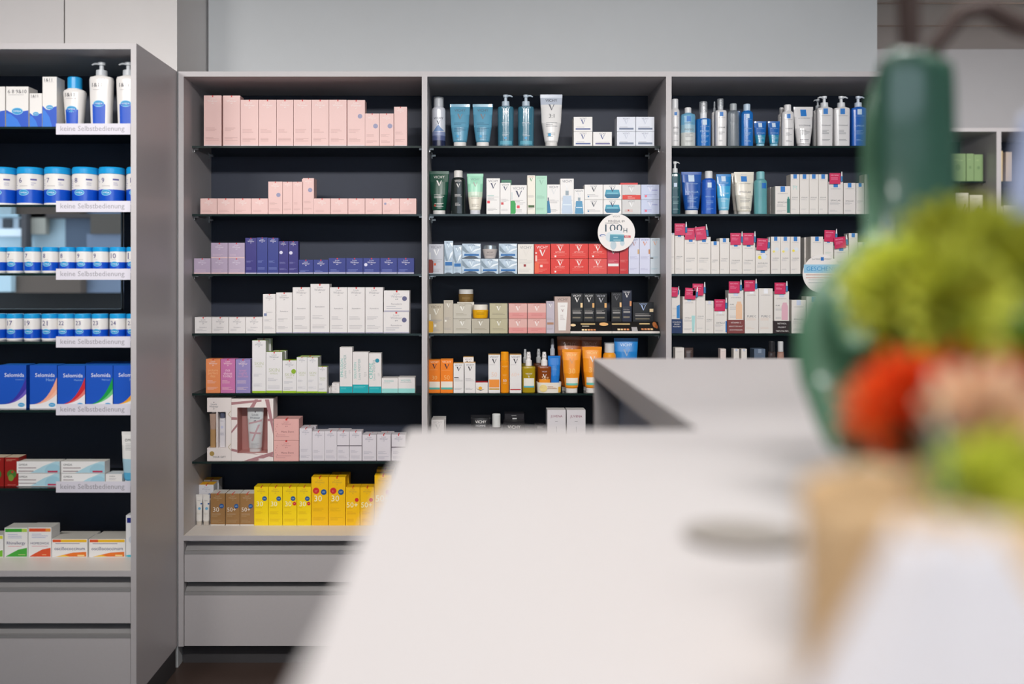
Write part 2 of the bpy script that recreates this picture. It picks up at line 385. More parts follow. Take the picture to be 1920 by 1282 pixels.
# ------------------------------------------------------------------ product builders; all have their base at z=0 and front towards -y
def p_box(w, h, d, sty):
    s = sty(h/w); b = MB(); c = s['body']; m = c if not isinstance(c, tuple) else M(c, 0.42, mott=.02, scale=300)
    top = M(s['top'], .45) if s.get('top') else m
    b.box(-w/2, w/2, -d/2, d/2, 0, h, m, fm={'t': top})
    if s.get('tab'): b.box(-w*.035, w*.035, -d/2, -d/2+min(d*.7, .03), h, h+.0003, M(RED, .5))
    b.decals(s['prims'], w, lambda x, z: -d/2, h/w)
    return [('', b)]
def _surf(secs, n):
    def f(x, z):
        for i in range(len(secs)-1):
            if secs[i][0] <= z <= secs[i+1][0]+1e-9:
                t = (z-secs[i][0])/max(1e-9, secs[i+1][0]-secs[i][0])
                hw = secs[i][1]*(1-t)+secs[i+1][1]*t; hd = secs[i][2]*(1-t)+secs[i+1][2]*t
                q = min(1, abs(x)/hw)
                return -hd*(1-q**n)**(1/n)-0.0004 if q < 1 else -0.0004
        return -secs[-1][2]
    return f
def zonesplit(secs, lims):
    out = list(secs)
    for L in lims:
        for i in range(len(out)-1):
            if out[i][0] < L < out[i+1][0]:
                t = (L-out[i][0])/(out[i+1][0]-out[i][0])
                out.insert(i+1, (L, out[i][1]*(1-t)+out[i+1][1]*t, out[i][2]*(1-t)+out[i+1][2]*t)); break
    return out
def body(secs, m, n, sty, w, h, zones=None, seg=44, k=None):
    zz = None
    if zones:
        secs = zonesplit(secs, [z*h for z, c in zones]); zz = [(z*h, M(c, .3, coat=.3)) for z, c in zones]+[(9, m)]
    b = MB(); b.loft(secs, m, n, seg, zz)
    if sty: b.decals((sty(h/w, k) if k and 'k' in sty.__code__.co_varnames[:sty.__code__.co_argcount] else sty(h/w))['prims'], w, _surf(secs, n), h/w)
    return b
def p_tube(w, h, col, cap=(228, 225, 222), ch=.10, sty=None, zones=None, cw=.62, crimp=None, al=1.0):
    c = h*ch; hd = w*.30
    secs = [(c, w*cw/2*1.02, hd*.9), (c+h*.03, w*cw/2*1.12, hd), (h*.45, w*.44, hd*.82), (h*.75, w*.475, hd*.45), (h*.93, w*.495, hd*.12), (h*.935, w*.5, .0016), (h, w*.5, .0014)]
    m = M(col, .28, coat=.4, alpha=al)
    b = body(secs, m, 2.0, sty, w, h, zones)
    k = MB(); k.loft([(0, w*cw/2, hd*.88), (c*.9, w*cw/2*1.01, hd*.9), (c, w*cw/2*.98, hd*.86)], M(cap, .35), 2.2, 28)
    return [('tube_body', b), ('cap', k)]
def p_bottle(w, h, col, cap, sh=.80, cw=.5, sty=None, zones=None, n=2.4, fd=.7, taper=1.0, alpha=1.0, capr=.35):
    hb = h*sh; hw, hd = w/2, w/2*fd
    secs = [(0, hw*.96*taper, hd*.94), (h*.012, hw*taper, hd), (hb*.9, hw, hd), (hb*.955, hw*.93, hd*.93), (hb*.985, hw*(cw+.16), hd*(cw+.2)), (hb, hw*cw, hd*cw/fd if fd < .9 else hw*cw)]
    b = body(secs, M(col, .22, coat=.4, alpha=alpha), n, sty, w, h, zones, k=sh*.95)
    k = MB(); cr = hw*cw
    k.loft([(hb+.0002, cr*1.02, cr*1.02), (h*.985, cr*1.02, cr*1.02), (h, cr*.9, cr*.9)], M(cap, capr, alpha=alpha if alpha < 1 and cap == col else 1), 2, 24)
    return [('bottle_body', b), ('cap', k)]
def p_pump(w, h, col, cap, sh=.78, sty=None, zones=None, n=3.0, fd=.6, taper=.95, alpha=1.0, dr=-1, spray=False, over=None):
    hb = h*sh; hw, hd = w/2, w/2*fd; nk = w*.2
    secs = [(0, hw*.96*taper, hd*.94), (h*.012, hw*taper, hd), (hb*.92, hw, hd), (hb*.97, hw*.94, hd*.94), (hb, nk*1.15, nk*1.1)]
    b = body(secs, M(col, .22, coat=.4, alpha=alpha), n, sty, w, h, zones, k=sh*.97)
    k = MB(); m = M(cap, .35); hh = h-hb
    if spray:
        k.loft([(hb+.0002, nk*1.15, nk*1.15), (hb+hh*.38, nk*1.15, nk*1.15), (hb+hh*.42, nk*.8, nk*.8), (hb+hh*.55, nk*.75, nk*.75), (hb+hh*.6, nk*.85, nk*.9), (h-.001, nk*.62, nk*.75), (h, nk*.5, nk*.6)], m, 2, 20)
        nz = MB(); nz.tubeline([(0, -nk*.7, hb+hh*.8), (0, -nk*.95, hb+hh*.8)], nk*.18, M((120, 120, 120), .5))
        out = [('bottle_body', b), ('spray_head', k), ('nozzle', nz)]
    else:
        k.loft([(hb+.0002, nk*1.2, nk*1.2), (hb+hh*.40, nk*1.15, nk*1.15), (hb+hh*.42, nk*.5, nk*.5), (hb+hh*.8, nk*.45, nk*.45)], m, 2, 20)
        k2 = MB(); k2.loft([(hb+hh*.78, nk*.75, nk*.75), (h-.0005, nk*.85, nk*.7), (h, nk*.7, nk*.6)], m, 2, 20)
        k2.tubeline([(0, 0, hb+hh*.9), (dr*nk*1.4, 0, hb+hh*.92), (dr*nk*2.1, 0, hb+hh*.82)], [nk*.32, nk*.28, nk*.2], m)
        out = [('bottle_body', b), ('pump_collar', k), ('pump_head', k2)]
    if over:
        o = MB(); o.loft([(hb+hh*.3, nk*1.35, nk*1.35), (h+.003, nk*1.3, nk*1.3)], M((215, 220, 225), .1, alpha=.28), 2, 20); out.append(('overcap', o))
    return out
def p_can(w, h, col, cap, ch=.2, sty=None, zones=None, dome=.08, capw=.72, clear=False):
    r = w/2; hb = h*(1-ch)
    secs = [(0, r*.97, r*.97), (h*.01, r, r), (hb-h*dome, r, r), (hb-h*dome*.5, r*.94, r*.94), (hb, r*capw, r*capw)]
    b = body(secs, M(col, .22, coat=.3), 2, sty, w, h, zones, k=.74)
    k = MB(); k.loft([(hb+.0002, r*capw, r*capw), (h*.985, r*capw*.97, r*capw*.97), (h, r*capw*.85, r*capw*.85)], M(cap, .3), 2, 24)
    out = [('can_body', b), ('cap', k)]
    if clear:
        o = MB(); o.loft([(hb+.0001, r*capw*1.16, r*capw*1.16), (h+.004, r*capw*1.12, r*capw*1.12)], M((215, 220, 225), .1, alpha=.25), 2, 20); out.append(('overcap', o))
    return out
def p_jar(w, h, col, cap, lid=.3, taper=.85, sty=None, capm=0.0, zones=None):
    r = w/2; hb = h*(1-lid)
    secs = [(0, r*taper*.93, r*taper*.93), (h*.05, r*taper, r*taper), (hb*.95, r, r), (hb, r*.95, r*.95)]
    b = body(secs, M(col, .2, coat=.4), 2, sty, w, h, zones)
    k = MB(); rr = r*(.92 if taper < 1 else 1.0)
    k.loft([(hb+.0002, rr, rr), (h*.96, rr, rr), (h, rr*.94, rr*.94)], M(cap, .25, capm), 2, 28)
    return [('jar_body', b), ('lid', k)]

ORD = ['first', 'second', 'third', 'fourth', 'fifth', 'sixth', 'seventh', 'eighth', 'ninth', 'tenth', 'eleventh', 'twelfth', 'thirteenth', 'fourteenth']
PL_Y = {'L': 2.852, 'A': 3.25, 'B': 3.25, 'C': 3.25, 'F': 4.44, 'G': 4.44}
CAB = {'L': 'leftmost cabinet', 'A': 'second cabinet', 'B': 'third cabinet', 'C': 'fourth cabinet', 'F': 'far cabinet behind bouquet', 'G': 'farthest right cabinet'}
SHN = ['top shelf', 'second shelf', 'third shelf', 'fourth shelf', 'fifth shelf', 'sixth shelf', 'bottom ledge']
NOUN = {'box': ('skincare_carton', 'carton'), 'tube': ('squeeze_tube', 'tube'), 'bottle': ('bottle', 'bottle'), 'pump': ('pump_bottle', 'bottle'), 'can': ('spray_can', 'spray can'), 'jar': ('cream_jar', 'jar')}
def row(cab, sh, items):
    """item: (kind, x0, x1, ytop, desc, kwargs) — pixel columns on the product plane of that shelf"""
    y = PL_Y[cab]; z0 = (ZS+[ZL])[sh]
    if sh == 6: y = 2.905 if cab == 'L' else 3.279
    cnt = {}
    for it in items: cnt[it[4]] = cnt.get(it[4], 0)+1
    seen = {}
    for it in sorted(items, key=lambda q: q[1]):
        kind, a, b_, t, desc, kw = it; kw = dict(kw); s_y = kw.pop('dy', 0.0); base = kw.pop('base', None); d = kw.pop('d', None); rz = kw.pop('rz', None); nm = kw.pop('name', None)
        yy = y+s_y; w = (b_-a)*yy/FP*(.985 if kind == 'box' else .97); X = ((a+b_)/2-890)*yy/FP
        lo, hi = {'A': (px(334.5)+.0197, px(796)-.0103), 'B': (px(796)+.0103, px(1254)-.0103), 'C': (px(1254)+.0103, px(1711)-.0103), 'L': (-2.19, XL-.0187)}[cab]
        if X-w/2 < lo: e = min(w*.12, lo+.0004-(X-w/2)); X += lo+.0004-(X-w/2)-e/2; w -= e
        if X+w/2 > hi: e = min(w*.12, X+w/2-hi+.0004); X -= X+w/2-hi+.0004-e/2; w -= e
        zb = z0 if base is None else (base if base < 10 else CZ-(base-522)*yy/FP)
        h = CZ-(t-522)*yy/FP-zb
        if kind == 'box':
            dd = d or max(.022, min(w*.8, .06)); parts = p_box(w, h, dd, kw['sty']); half = dd/2
            if rz is None: rz = random.uniform(-.4, .4)
        else:
            parts = {'tube': p_tube, 'bottle': p_bottle, 'pump': p_pump, 'can': p_can, 'jar': p_jar}[kind](w, h, **kw)
            half = {'tube': w*.30, 'bottle': w/2*kw.get('fd', .7), 'pump': w/2*kw.get('fd', .6), 'can': w/2, 'jar': w/2}[kind]; rz = rz or 0
        nn, cat = NOUN[kind]; nn = nm or nn
        k = seen.get(desc, 0); seen[desc] = k+1
        if desc == 'orange carton marked 30': desc = 'orange carton marked thirty'
        if desc == 'orange carton marked 50': desc = 'orange carton marked fifty'
        lab = desc+(', %s from left' % ORD[k] if cnt[it[4]] > 1 else '')+', on %s of %s' % (SHN[sh], CAB[cab])
        loc = (X, yy+half, zb+.0002)
        if len(parts) == 1: o = parts[0][1].build(nn, None, loc, math.radians(rz))
        else:
            o = empty(nn, loc, math.radians(rz)); par = None
            for pn, pb in parts: pb.build(pn, o)
        tag(o, lab, cat, None if cnt[it[4]] < 2 else desc+'s on '+SHN[sh]+' of '+CAB[cab])
def boxes(xs, t, desc, sty, **kw):
    st = sty if isinstance(sty, list) else [sty]*(len(xs)-1)
    return [('box', xs[i], xs[i+1]-.4, t, desc, dict(sty=st[i], **kw)) for i in range(len(xs)-1)]
def B(a, b_, t, desc, sty, **kw): return ('box', a, b_, t, desc, dict(sty=sty, **kw))

# ================================================================== products: second cabinet from left
PK = (236, 196, 190); LAV = (150, 148, 180)
pk = LW(PK, (246, 232, 228), (196, 150, 146), strip=((236, 214, 216), .07))
pks = LW(PK, (246, 232, 228), (196, 150, 146), st=(.72, .92, .13, LAV), strip=((236, 214, 216), .07))
row('A', 0, boxes([382, 415.8], 179, 'tallest pink carton, at the left end', pk, d=.05)+boxes([418, 451], 179.3, 'tallest pink carton, second from left', pk, d=.05)
    + boxes([451, 485, 518.5, 550.5, 584, 617, 650.5], 187.2, 'tall pink carton with white lettering', pk, d=.05)
    + boxes([651, 685], 187.6, 'tall pink carton with grey round sticker', pks, d=.05)
    + boxes([684.5, 711.5, 738.5], 212.8, 'short pink carton with grey sticker', LW(PK, (246, 232, 228), (196, 150, 146), st=(.74, .9, .17, LAV)), d=.045)
    + boxes([738.8, 763.5], 200.3, 'slim pink carton with pale lower text', pk, d=.04))
lp = LW(PK, (248, 236, 232), (200, 158, 152))
row('A', 1, boxes([375.5, 407.4, 439.4, 471.2, 502.6], 372, 'low pink carton left of taller ones', lp)
    + boxes([502.8, 530], 340.4, 'medium pink carton with grey sticker', LW(PK, (248, 236, 232), (200, 158, 152), st=(.72, .95, .15, LAV)))
    + boxes([530, 549, 567.8], 340.8, 'slim medium pink carton', lp)
    + boxes([568, 589], 334, 'tallest slim pink carton with grey sticker', LW(PK, (248, 236, 232), (200, 158, 152), st=(.66, 1.1, .2, LAV)))
    + boxes([588.5, 620, 652.5, 684.6, 716.8], 372, 'low pink carton right of taller ones', lp)
    + boxes([716.8, 749], 372, 'low pink carton with tiny grey sticker', LW(PK, (248, 236, 232), (200, 158, 152), st=(.17, .32, .07, LAV)))
    + boxes([749, 781], 372, 'low pink carton at the row end', lp)
    + [B(566, 591.4, 335.5, 'rear pink carton behind tallest one', lp, dy=.05, d=.03)])
MV = (178, 160, 184); PU = (48, 42, 122); BU = (44, 56, 134); WT = (228, 226, 240)
mv = LW(MV, (222, 214, 226), (214, 190, 205), strip=((222, 190, 190), .07))
pu = LW(PU, WT, (140, 140, 200), strip=((190, 184, 205), .09)); bu = LW(BU, WT, (140, 155, 215), strip=((180, 176, 200), .09))
pus = LW(PU, WT, (150, 150, 205), strip=((190, 184, 205), .09), st=(.25, 1.2, .18, (215, 212, 232)))
row('A', 2, boxes([363.5, 395.5], 484.3, 'mauve carton at the left end', mv)
    + boxes([395.7, 427.6, 459.6], 484.2, 'lower mauve carton', mv)
    + [B(395.5, 427.2, 455.3, 'upper mauve carton, left one', mv, base=484.1), B(427.7, 459, 455.3, 'upper mauve carton, right one', mv, base=484.1)]
    + boxes([459.8, 481.4], 446, 'tall purple carton at left', pu) + boxes([481.6, 502], 445.3, 'tall blue-purple carton in the middle', bu)+boxes([502, 522.6], 445.8, 'tall blue-purple carton at right', bu)
    + boxes([522.6, 540.8, 559.6], 452.3, 'slim purple carton with white dot', pus)
    + boxes([560, 587.6, 616], 487, 'small indigo carton', bu)
    + boxes([616.2, 649, 681], 483.8, 'low indigo carton left of dotted one', bu) + boxes([681, 713], 483.8, 'low indigo carton with white dot', LW(BU, WT, (140, 155, 215), strip=((180, 176, 200), .09), st=(.15, .40, .1, (215, 212, 232))))
    + boxes([713, 745.2, 777], 483.8, 'low indigo carton at right end', bu))
WH = (230, 225, 223); RD = (88, 92, 120)
def rem(a): return [('t', 'Remederm', .5, a*.54, .5, (150, 146, 152))] if a > 1.2 else [('t', 'Remederm', .5, a*.37, .42, (150, 146, 152))]
wh = LW(WH, (160, 156, 160), (176, 172, 176), ex=rem)
whs = LW(WH, (160, 156, 160), (176, 172, 176), ex=rem, strip=((150, 146, 172), .06))
pr = LW(WH, (170, 168, 172), (170, 170, 180), ex=lambda a: rem(a)+[('c', .81, a*.62, .095, (96, 96, 132))], strip=((176, 172, 190), .05))
row('A', 3, boxes([365, 397.4, 429, 460.6, 492.6], 594.6, 'low white carton with red seal', wh)
    + boxes([493, 517.4], 551.4, 'white carton with blue square', LW(WH, (160, 156, 160), (176, 172, 176), ex=lambda a: rem(a)+[('r', .08, a*.44, .3, a*.44+.22, (120, 132, 170))]), d=.05)
    + boxes([517.8, 548.3], 548.4, 'white carton with side seal', whs, d=.05)
    + boxes([548.6, 581.8], 538.6, 'tall white carton left of the tallest', whs, d=.055) + boxes([582, 618], 532.4, 'tallest white carton', whs, d=.055)
    + boxes([618.2, 651.6, 684.8, 718.6], 538.6, 'tall white carton right of the tallest', whs, d=.055)
    + [B(718.8, 767.5, 583.7+1, 'lower wide white carton with violet sticker', pr, d=.07), B(719.4, 767.8, 544.6, 'upper wide white carton with violet sticker', pr, base=584.5, d=.07)])
GN = (150, 190, 30); SK = (230, 227, 227)
def skin(st=None): return LW(SK, (150, 152, 160), (176, 176, 186), strip=(GN, .14), top=GN, ex=lambda a: [('t', 'SKIN', .5, a*.56, .66, (196, 200, 170)), ('t', 'APPEAL', .5, a*.56-.22, .5, (196, 200, 170))]+([('c', .8, a*.66, .17, (140, 176, 40))] if st else []))
def word(body, l, tc): return LW(body, (250, 228, 225), (250, 220, 215), ex=lambda a: [('t', s, .5, a*.66-i*.20, wd*.85, tc) for i, (s, wd) in enumerate(l)])
TEA = (20, 170, 178)
def sol(txt, dot=False, a0=.2): 
    def f(a):
        p = [('r', 0, 0, 1, .52, TEA), ('l', .08, .4, .8, 2, (120, 215, 215)), ('l', .72, a*.5, .9, 4, (170, 172, 172))]
        p += [('tr', txt, .16, a*.55, a*.4, (120, 195, 185)), ('tr', 'Louis WIDMER', .42, a*.58, a*.52, (150, 178, 176))]
        if dot: p.append(('c', .68, a-.6, .17, (30, 140, 165)))
        return dict(body=WH, prims=p, top=None)
    return f
def lowteal(a): return dict(body=WH, prims=[('r', 0, .0, 1, .26, (150, 218, 212)), ('t', 'WIDMER', .45, a-.18, .6, (130, 190, 185)), ('l', .12, a-.28, .8, 1, (170, 180, 180))], top=None)
row('A', 4, [B(386, 413.2, 673, 'orange carton with pale bold words', word((238, 146, 92), [('picture', .8), ('perfect', .8), ('day.', .45)], (248, 190, 140)), d=.045),
             B(413.6, 441, 673, 'magenta pink carton with bold words', word((205, 120, 172), [('no', .35), ('thirst', .7), ('today.', .8)], (245, 210, 225)), d=.045),
             B(441.6, 469.5, 673.4, 'lavender carton with pink words', word((150, 138, 190), [('over', .6), ('night', .65), ('success', .85)], (205, 150, 190)), d=.045),
             B(472.8, 498.6, 638.3, 'tallest white carton with green base', skin(), d=.045), B(499, 529.2, 660, 'wide white carton with green base', skin(), d=.045),
             B(529.5, 556, 675.6, 'white carton with round green sticker', skin(1), d=.045), B(556.3, 575.9, 669.6, 'slim green-based carton, left of twins', skin(), d=.04),
             B(576.2, 596.2, 670, 'slim green-based carton, right of twins', skin(), d=.04), B(596.4, 613, 687.6, 'smallest white green-based carton', skin(), d=.035),
             B(482, 508, 634.5, 'rear tall green-topped carton', skin(), d=.03, dy=.055), B(512, 536, 657.5, 'rear wide green-topped carton', skin(), d=.03, dy=.055), B(563, 600, 667.4, 'rear pair-high green-topped carton', skin(), d=.03, dy=.05),
             B(622.2, 636.4, 726.4, 'tiny lower white carton', LW(WH, red=False), d=.04), B(622.4, 636.2, 718.2, 'tiny upper white carton', LW(WH, red=False), base=726.3, d=.04),
             B(637, 660.6, 651, 'tallest white carton with teal base', sol('EMULSION'), d=.04), B(660.9, 691.2, 660.2, 'widest tall white carton with teal base', sol('SOLUTION'), d=.045),
             B(691.6, 714.8, 662.2, 'white teal-based carton with blue dot', sol('CREME', True), d=.04),
             B(715.3, 746.2, 709, 'low white carton with mint base, left one', lowteal, d=.06), B(746.6, 778.2, 707.6, 'low white carton with mint base, right one', lowteal, d=.06)]
    + [B(613.6+i*2.9, 615.6+i*2.9, 727-i, 'small white sachet', LW(WH, red=False), d=.05, rz=14, name='sachet') for i in range(3)])
# --- sixth shelf: two gift sets with windows, cartons
Y6 = 3.25; SC = FP/Y6
def gift_tube(w, h, lines=True):
    def st(a):
        p = [('t', 'Louis', .5, a-.42, .38, (90, 85, 100)), ('t', 'Widmer', .5, a-.60, .62, (90, 85, 100)), ('c', .5, a-.26, .04, (90, 60, 80)), ('c', .47, a-.78, .03, (90, 85, 100)), ('c', .54, a-.77, .03, (90, 85, 100))]
        if lines: p += [('p', [(.12, a*.62), (.9, a*.69), (.9, a*.73), (.12, a*.66)], (218, 170, 172)), ('p', [(.7, a*.62), (.82, a*.62), (.42, a*.25), (.32, a*.25)], (218, 170, 172)), ('p', [(.2, a*.42), (.85, a*.40), (.85, a*.44), (.2, a*.46)], (218, 170, 172))]
        return dict(prims=p+[('l', .3, a*.2, .75, 4, (190, 180, 180))])
    return p_tube(w, h, (236, 228, 225), (236, 228, 225), .06, st, cw=.7)
x0, x1 = (433.8-890)/SC, (512.4-890)/SC; H = CZ-(747.5-522)/SC-ZS[5]; w = x1-x0
g = empty('gift_box', ((x0+x1)/2, Y6+.035, ZS[5]+.0002)); tag(g, 'white gift box with rose stripes and a window showing a tube, on sixth shelf', 'gift box')
b = MB(); WC = M((238, 228, 224), .4); RS = (176, 128, 132); RB = M((214, 150, 142), .5)
wx0, wx1, wz0, wz1 = -w/2+w*.14, -w/2+w*.865, H*.125, H*.86
b.box(-w/2, wx0, -.035, .035, 0, H, WC); b.box(wx1, w/2, -.035, .035, 0, H, WC); b.box(wx0, wx1, -.035, .035, 0, wz0, WC); b.box(wx0, wx1, -.035, .035, wz1, H, WC)
b.box(wx0, wx1, .030, .035, wz0, wz1, RB); b.box(wx0, wx0+.0008, -.034, .03, wz0, wz1, RB); b.box(wx1-.0008, wx1, -.034, .03, wz0, wz1, RB); b.box(wx0, wx1, -.034, .03, wz0, wz0+.0008, RB)
a = H/w
S_ = [('p', [(0, .90*a), (.72, .955*a), (.72, .985*a), (0, .945*a)], RS), ('p', [(.44, .862*a), (.54, .862*a), (.64, .99*a), (.56, .99*a)], RS), ('p', [(.8, .99*a), (.9, .99*a), (1.0, .60*a), (1.0, .42*a), (.965, .52*a)], RS),
      ('p', [(0, .66*a), (.138, .66*a), (.138, .70*a), (0, .705*a)], RS), ('p', [(0, .44*a), (.138, .55*a), (.138, .60*a), (0, .48*a)], RS), ('p', [(.87, .64*a), (1, .64*a), (1, .68*a), (.87, .68*a)], RS),
      ('p', [(0, .16*a), (.138, .14*a), (.138, .18*a), (0, .20*a)], RS), ('p', [(.3, 0.004), (.62, .004), (1, .10*a), (1, .15*a)], RS), ('p', [(.3, .118*a), (.55, .118*a), (1, .06*a), (1, .09*a)], RS), ('r', .65, .02*a, .85, .04*a, (235, 225, 225))]
b.decals(S_, w, lambda x, z: -.035, a); b.build('box_shell', g)
for pn, pb in gift_tube(w*.40, (wz1-wz0)*.965):
    o = pb.build('boxed_'+pn, g, (w*.02, .0, wz0+.0009))
pn_ = MB(); pn_.box(wx0, wx1, -.0352, -.0350, wz0, wz1, PANE); pn_.build('window_film', g)
x0, x1 = (388.4-890)/SC, (433.4-890)/SC; H = CZ-(745.7-522)/SC-ZS[5]; w = x1-x0; a = H/w
g = empty('gift_box', ((x0+x1)/2, Y6+.03, ZS[5]+.0002)); tag(g, 'narrow white gift box marked YOUR GIFT, left end of sixth shelf', 'gift box')
b = MB(); wx1 = w*.28; wz0, wz1 = H*.205, H*.775
b.box(wx1, w/2, -.03, .03, 0, H, WC); b.box(-w/2, wx1, -.03, .03, 0, wz0, WC); b.box(-w/2, wx1, -.03, .03, wz1, H, WC); b.box(-w/2, wx1, .025, .03, wz0, wz1, WC)
b.box(-w*.12, -w*.06, -.03, .025, wz0, wz1, WC)
GD = (196, 178, 150)
dec = [('t', 'Louis', .28, .90*a, .24, (110, 108, 120)), ('t', 'Widmer', .28, .862*a, .38, (110, 108, 120)), ('c', .28, .93*a, .02, (90, 60, 80)), ('c', .28, .825*a, .02, (110, 108, 120)),
       ('c', .2, .115*a, .10, (176, 146, 80)), ('t', 'YOUR GIFT', .5, .063*a, .55, (80, 78, 84))]
for k in range(3):                                            # diamond ornament at the right edge
    for cz in (.74, .22):
        q = .30-k*.09
        for s_ in (1,):
            pts = [(1-q, cz*a+s_*0), (1-q+.025, cz*a), (1.0, (cz*a+q*1.1)), (1.0, cz*a+q*1.1+.03)]
            dec.append(('p', [(1-q-.02, cz*a), (1-q+.01, cz*a), (.995, cz*a+q), (.995, cz*a+q+.035)], GD)); dec.append(('p', [(1-q-.02, cz*a), (.995, cz*a-q-.035), (.995, cz*a-q), (1-q+.01, cz*a)], GD))
b.decals([d for d in dec if d[0] != 'p' or min(q[0] for q in d[1]) > .78], w, lambda x, z: -.03, a); b.build('box_shell', g)
bb = MB(); bb.loft([(0, .011, .009), ((wz1-wz0)*.48, .011, .009), ((wz1-wz0)*.5, .0115, .0095)], M((176, 138, 92), .5, mott=.1), 3); bb.loft([((wz1-wz0)*.5, .0105, .009), ((wz1-wz0)*.93, .014, .010)], M((176, 148, 132), .9, mott=.3, scale=500), 3)
bb.build('cosmetic_brush', g, (-w*.30, -.012, wz0+.0005))
for pn, pb in p_bottle(w*.26, (wz1-wz0)*.97, (226, 222, 226), (84, 88, 110), .84, .8, lambda a: dict(prims=[('c', .5, a*.58, .22, (196, 196, 220)), ('l', .15, a*.42, .85, 6, (160, 160, 175)), ('t', 'Widmer', .5, a*.76, .6, (110, 108, 120))]), n=2.2): pb.build('boxed_'+pn, g, (w*.09, -.012, wz0+.0005))
PK2 = (232, 178, 172)
md = LW(PK2, (196, 140, 138), (205, 150, 148), ex=lambda a: [('t', 'Mama Derm', .55, a*.40, .5, (150, 96, 100))]
        + [('c', .10+.04*math.sin(i*1.7), a*(.2+i*.11), .018, (200, 138, 138)) for i in range(6)], ts=.85)
sw = LW((226, 220, 226), (150, 150, 165), (170, 166, 180), strip=((120, 112, 130), .03)); sb = LW((226, 220, 226), (150, 150, 165), (170, 166, 180), strip=((120, 112, 130), .03), ex=lambda a: [('r', .0, a*.50, 1, a*.50+.08, (110, 100, 110))])
row('A', 5, [B(513, 560.6, 825.7, 'lower dusty pink carton', md, d=.075), B(513.2, 560.8, 785.4, 'upper dusty pink carton', md, base=825.1, d=.075),
             B(561.6, 585, 803, 'tallest pale lilac carton', sw, d=.05), B(585.2, 608.4, 808.6, 'pale lilac carton, left of banded ones', sw, d=.05), B(608.6, 631.8, 808.4, 'pale lilac carton touching a banded one', sw, d=.05)]
    + boxes([632, 655.2, 678.8], 808.8, 'pale lilac carton with dark band', sb, d=.05)
    + boxes([679.2, 706], 815.2, 'shorter pale lilac carton', sw, d=.05)+boxes([706.4, 733.2], 814.6, 'shorter pale lilac carton beside a gap', sw, d=.05)
    + boxes([734, 761], 814.6, 'pale banded carton at the counter edge', sb, d=.05)
    + [B(566, 592, 799.6, 'rear lilac carton behind the tallest', sw, dy=.055, d=.04), B(613, 657, 806.0, 'rear wide lilac carton', sw, dy=.055, d=.04), B(683, 712, 812.6, 'rear short lilac carton', sw, dy=.055, d=.04), B(713, 738, 811.6, 'rear lilac carton near counter', sw, dy=.055, d=.04)])
YE = (250, 216, 14); YO = (250, 196, 10); BD = (30, 84, 150); RD_ = (214, 44, 46)
def sun(body, num, red=None, big=False, nc=(252, 246, 205)):
    def ex(a):
        t = a*.56 if not big else a*.56
        p = [('t', num, .40 if len(num) == 2 else .46, t, .46 if len(num) == 2 else .72, nc), ('l', .1, t-.26, .55, 1, (190, 150, 40)), ('c', .74, t+.38, .17, BD), ('t', 'UV', .74, t+.38, .18, (200, 225, 240))]
        if big: p += [('c', .28, t+.46, .19, RD_), ('l', .2, t+.48, .36, 2, (240, 170, 150))]
        elif red: p += [('c', .84, t+red, .13, RD_), ('l', .78, t+red+.02, .9, 1, (240, 200, 190))]
        return p
    return LW(body, (206, 170, 60), (214, 168, 30), ex=ex, top=tuple(int(c*.93) for c in body))
def sun2(num): return LW(YO, (206, 160, 60), (214, 150, 30), ex=lambda a: [('t', num, .46, a*.54, .78, (252, 246, 205)), ('c', .78, a*.54+.36, .14, RD_), ('l', .1, a*.54-.24, .55, 1, (190, 140, 40))], top=(230, 180, 20))
BR = (158, 118, 72)
br = lambda n: LW(BR, (196, 170, 140), (190, 160, 120), top=(232, 226, 218), strip=((230, 224, 216), .08), ex=lambda a: [('t', n, .38 if n == '30' else .42, a*.50, .42 if n == '30' else .62, (238, 230, 220)), ('l', .1, a*.36, .7, 1, (220, 200, 175)), ('c', .76, a*.5+.24, .16, BD), ('t', 'UV', .76, a*.5+.24, .17, (200, 225, 240))])
def seam(a): return dict(prims=[('c', .6, a*.55, .2, (110, 176, 214)), ('t', 'Widmer', .5, a*.8, .5, (120, 110, 115)), ('l', .2, a*.4, .8, 3, (205, 190, 170)), ('c', .85, a*.7, .12, BD)])
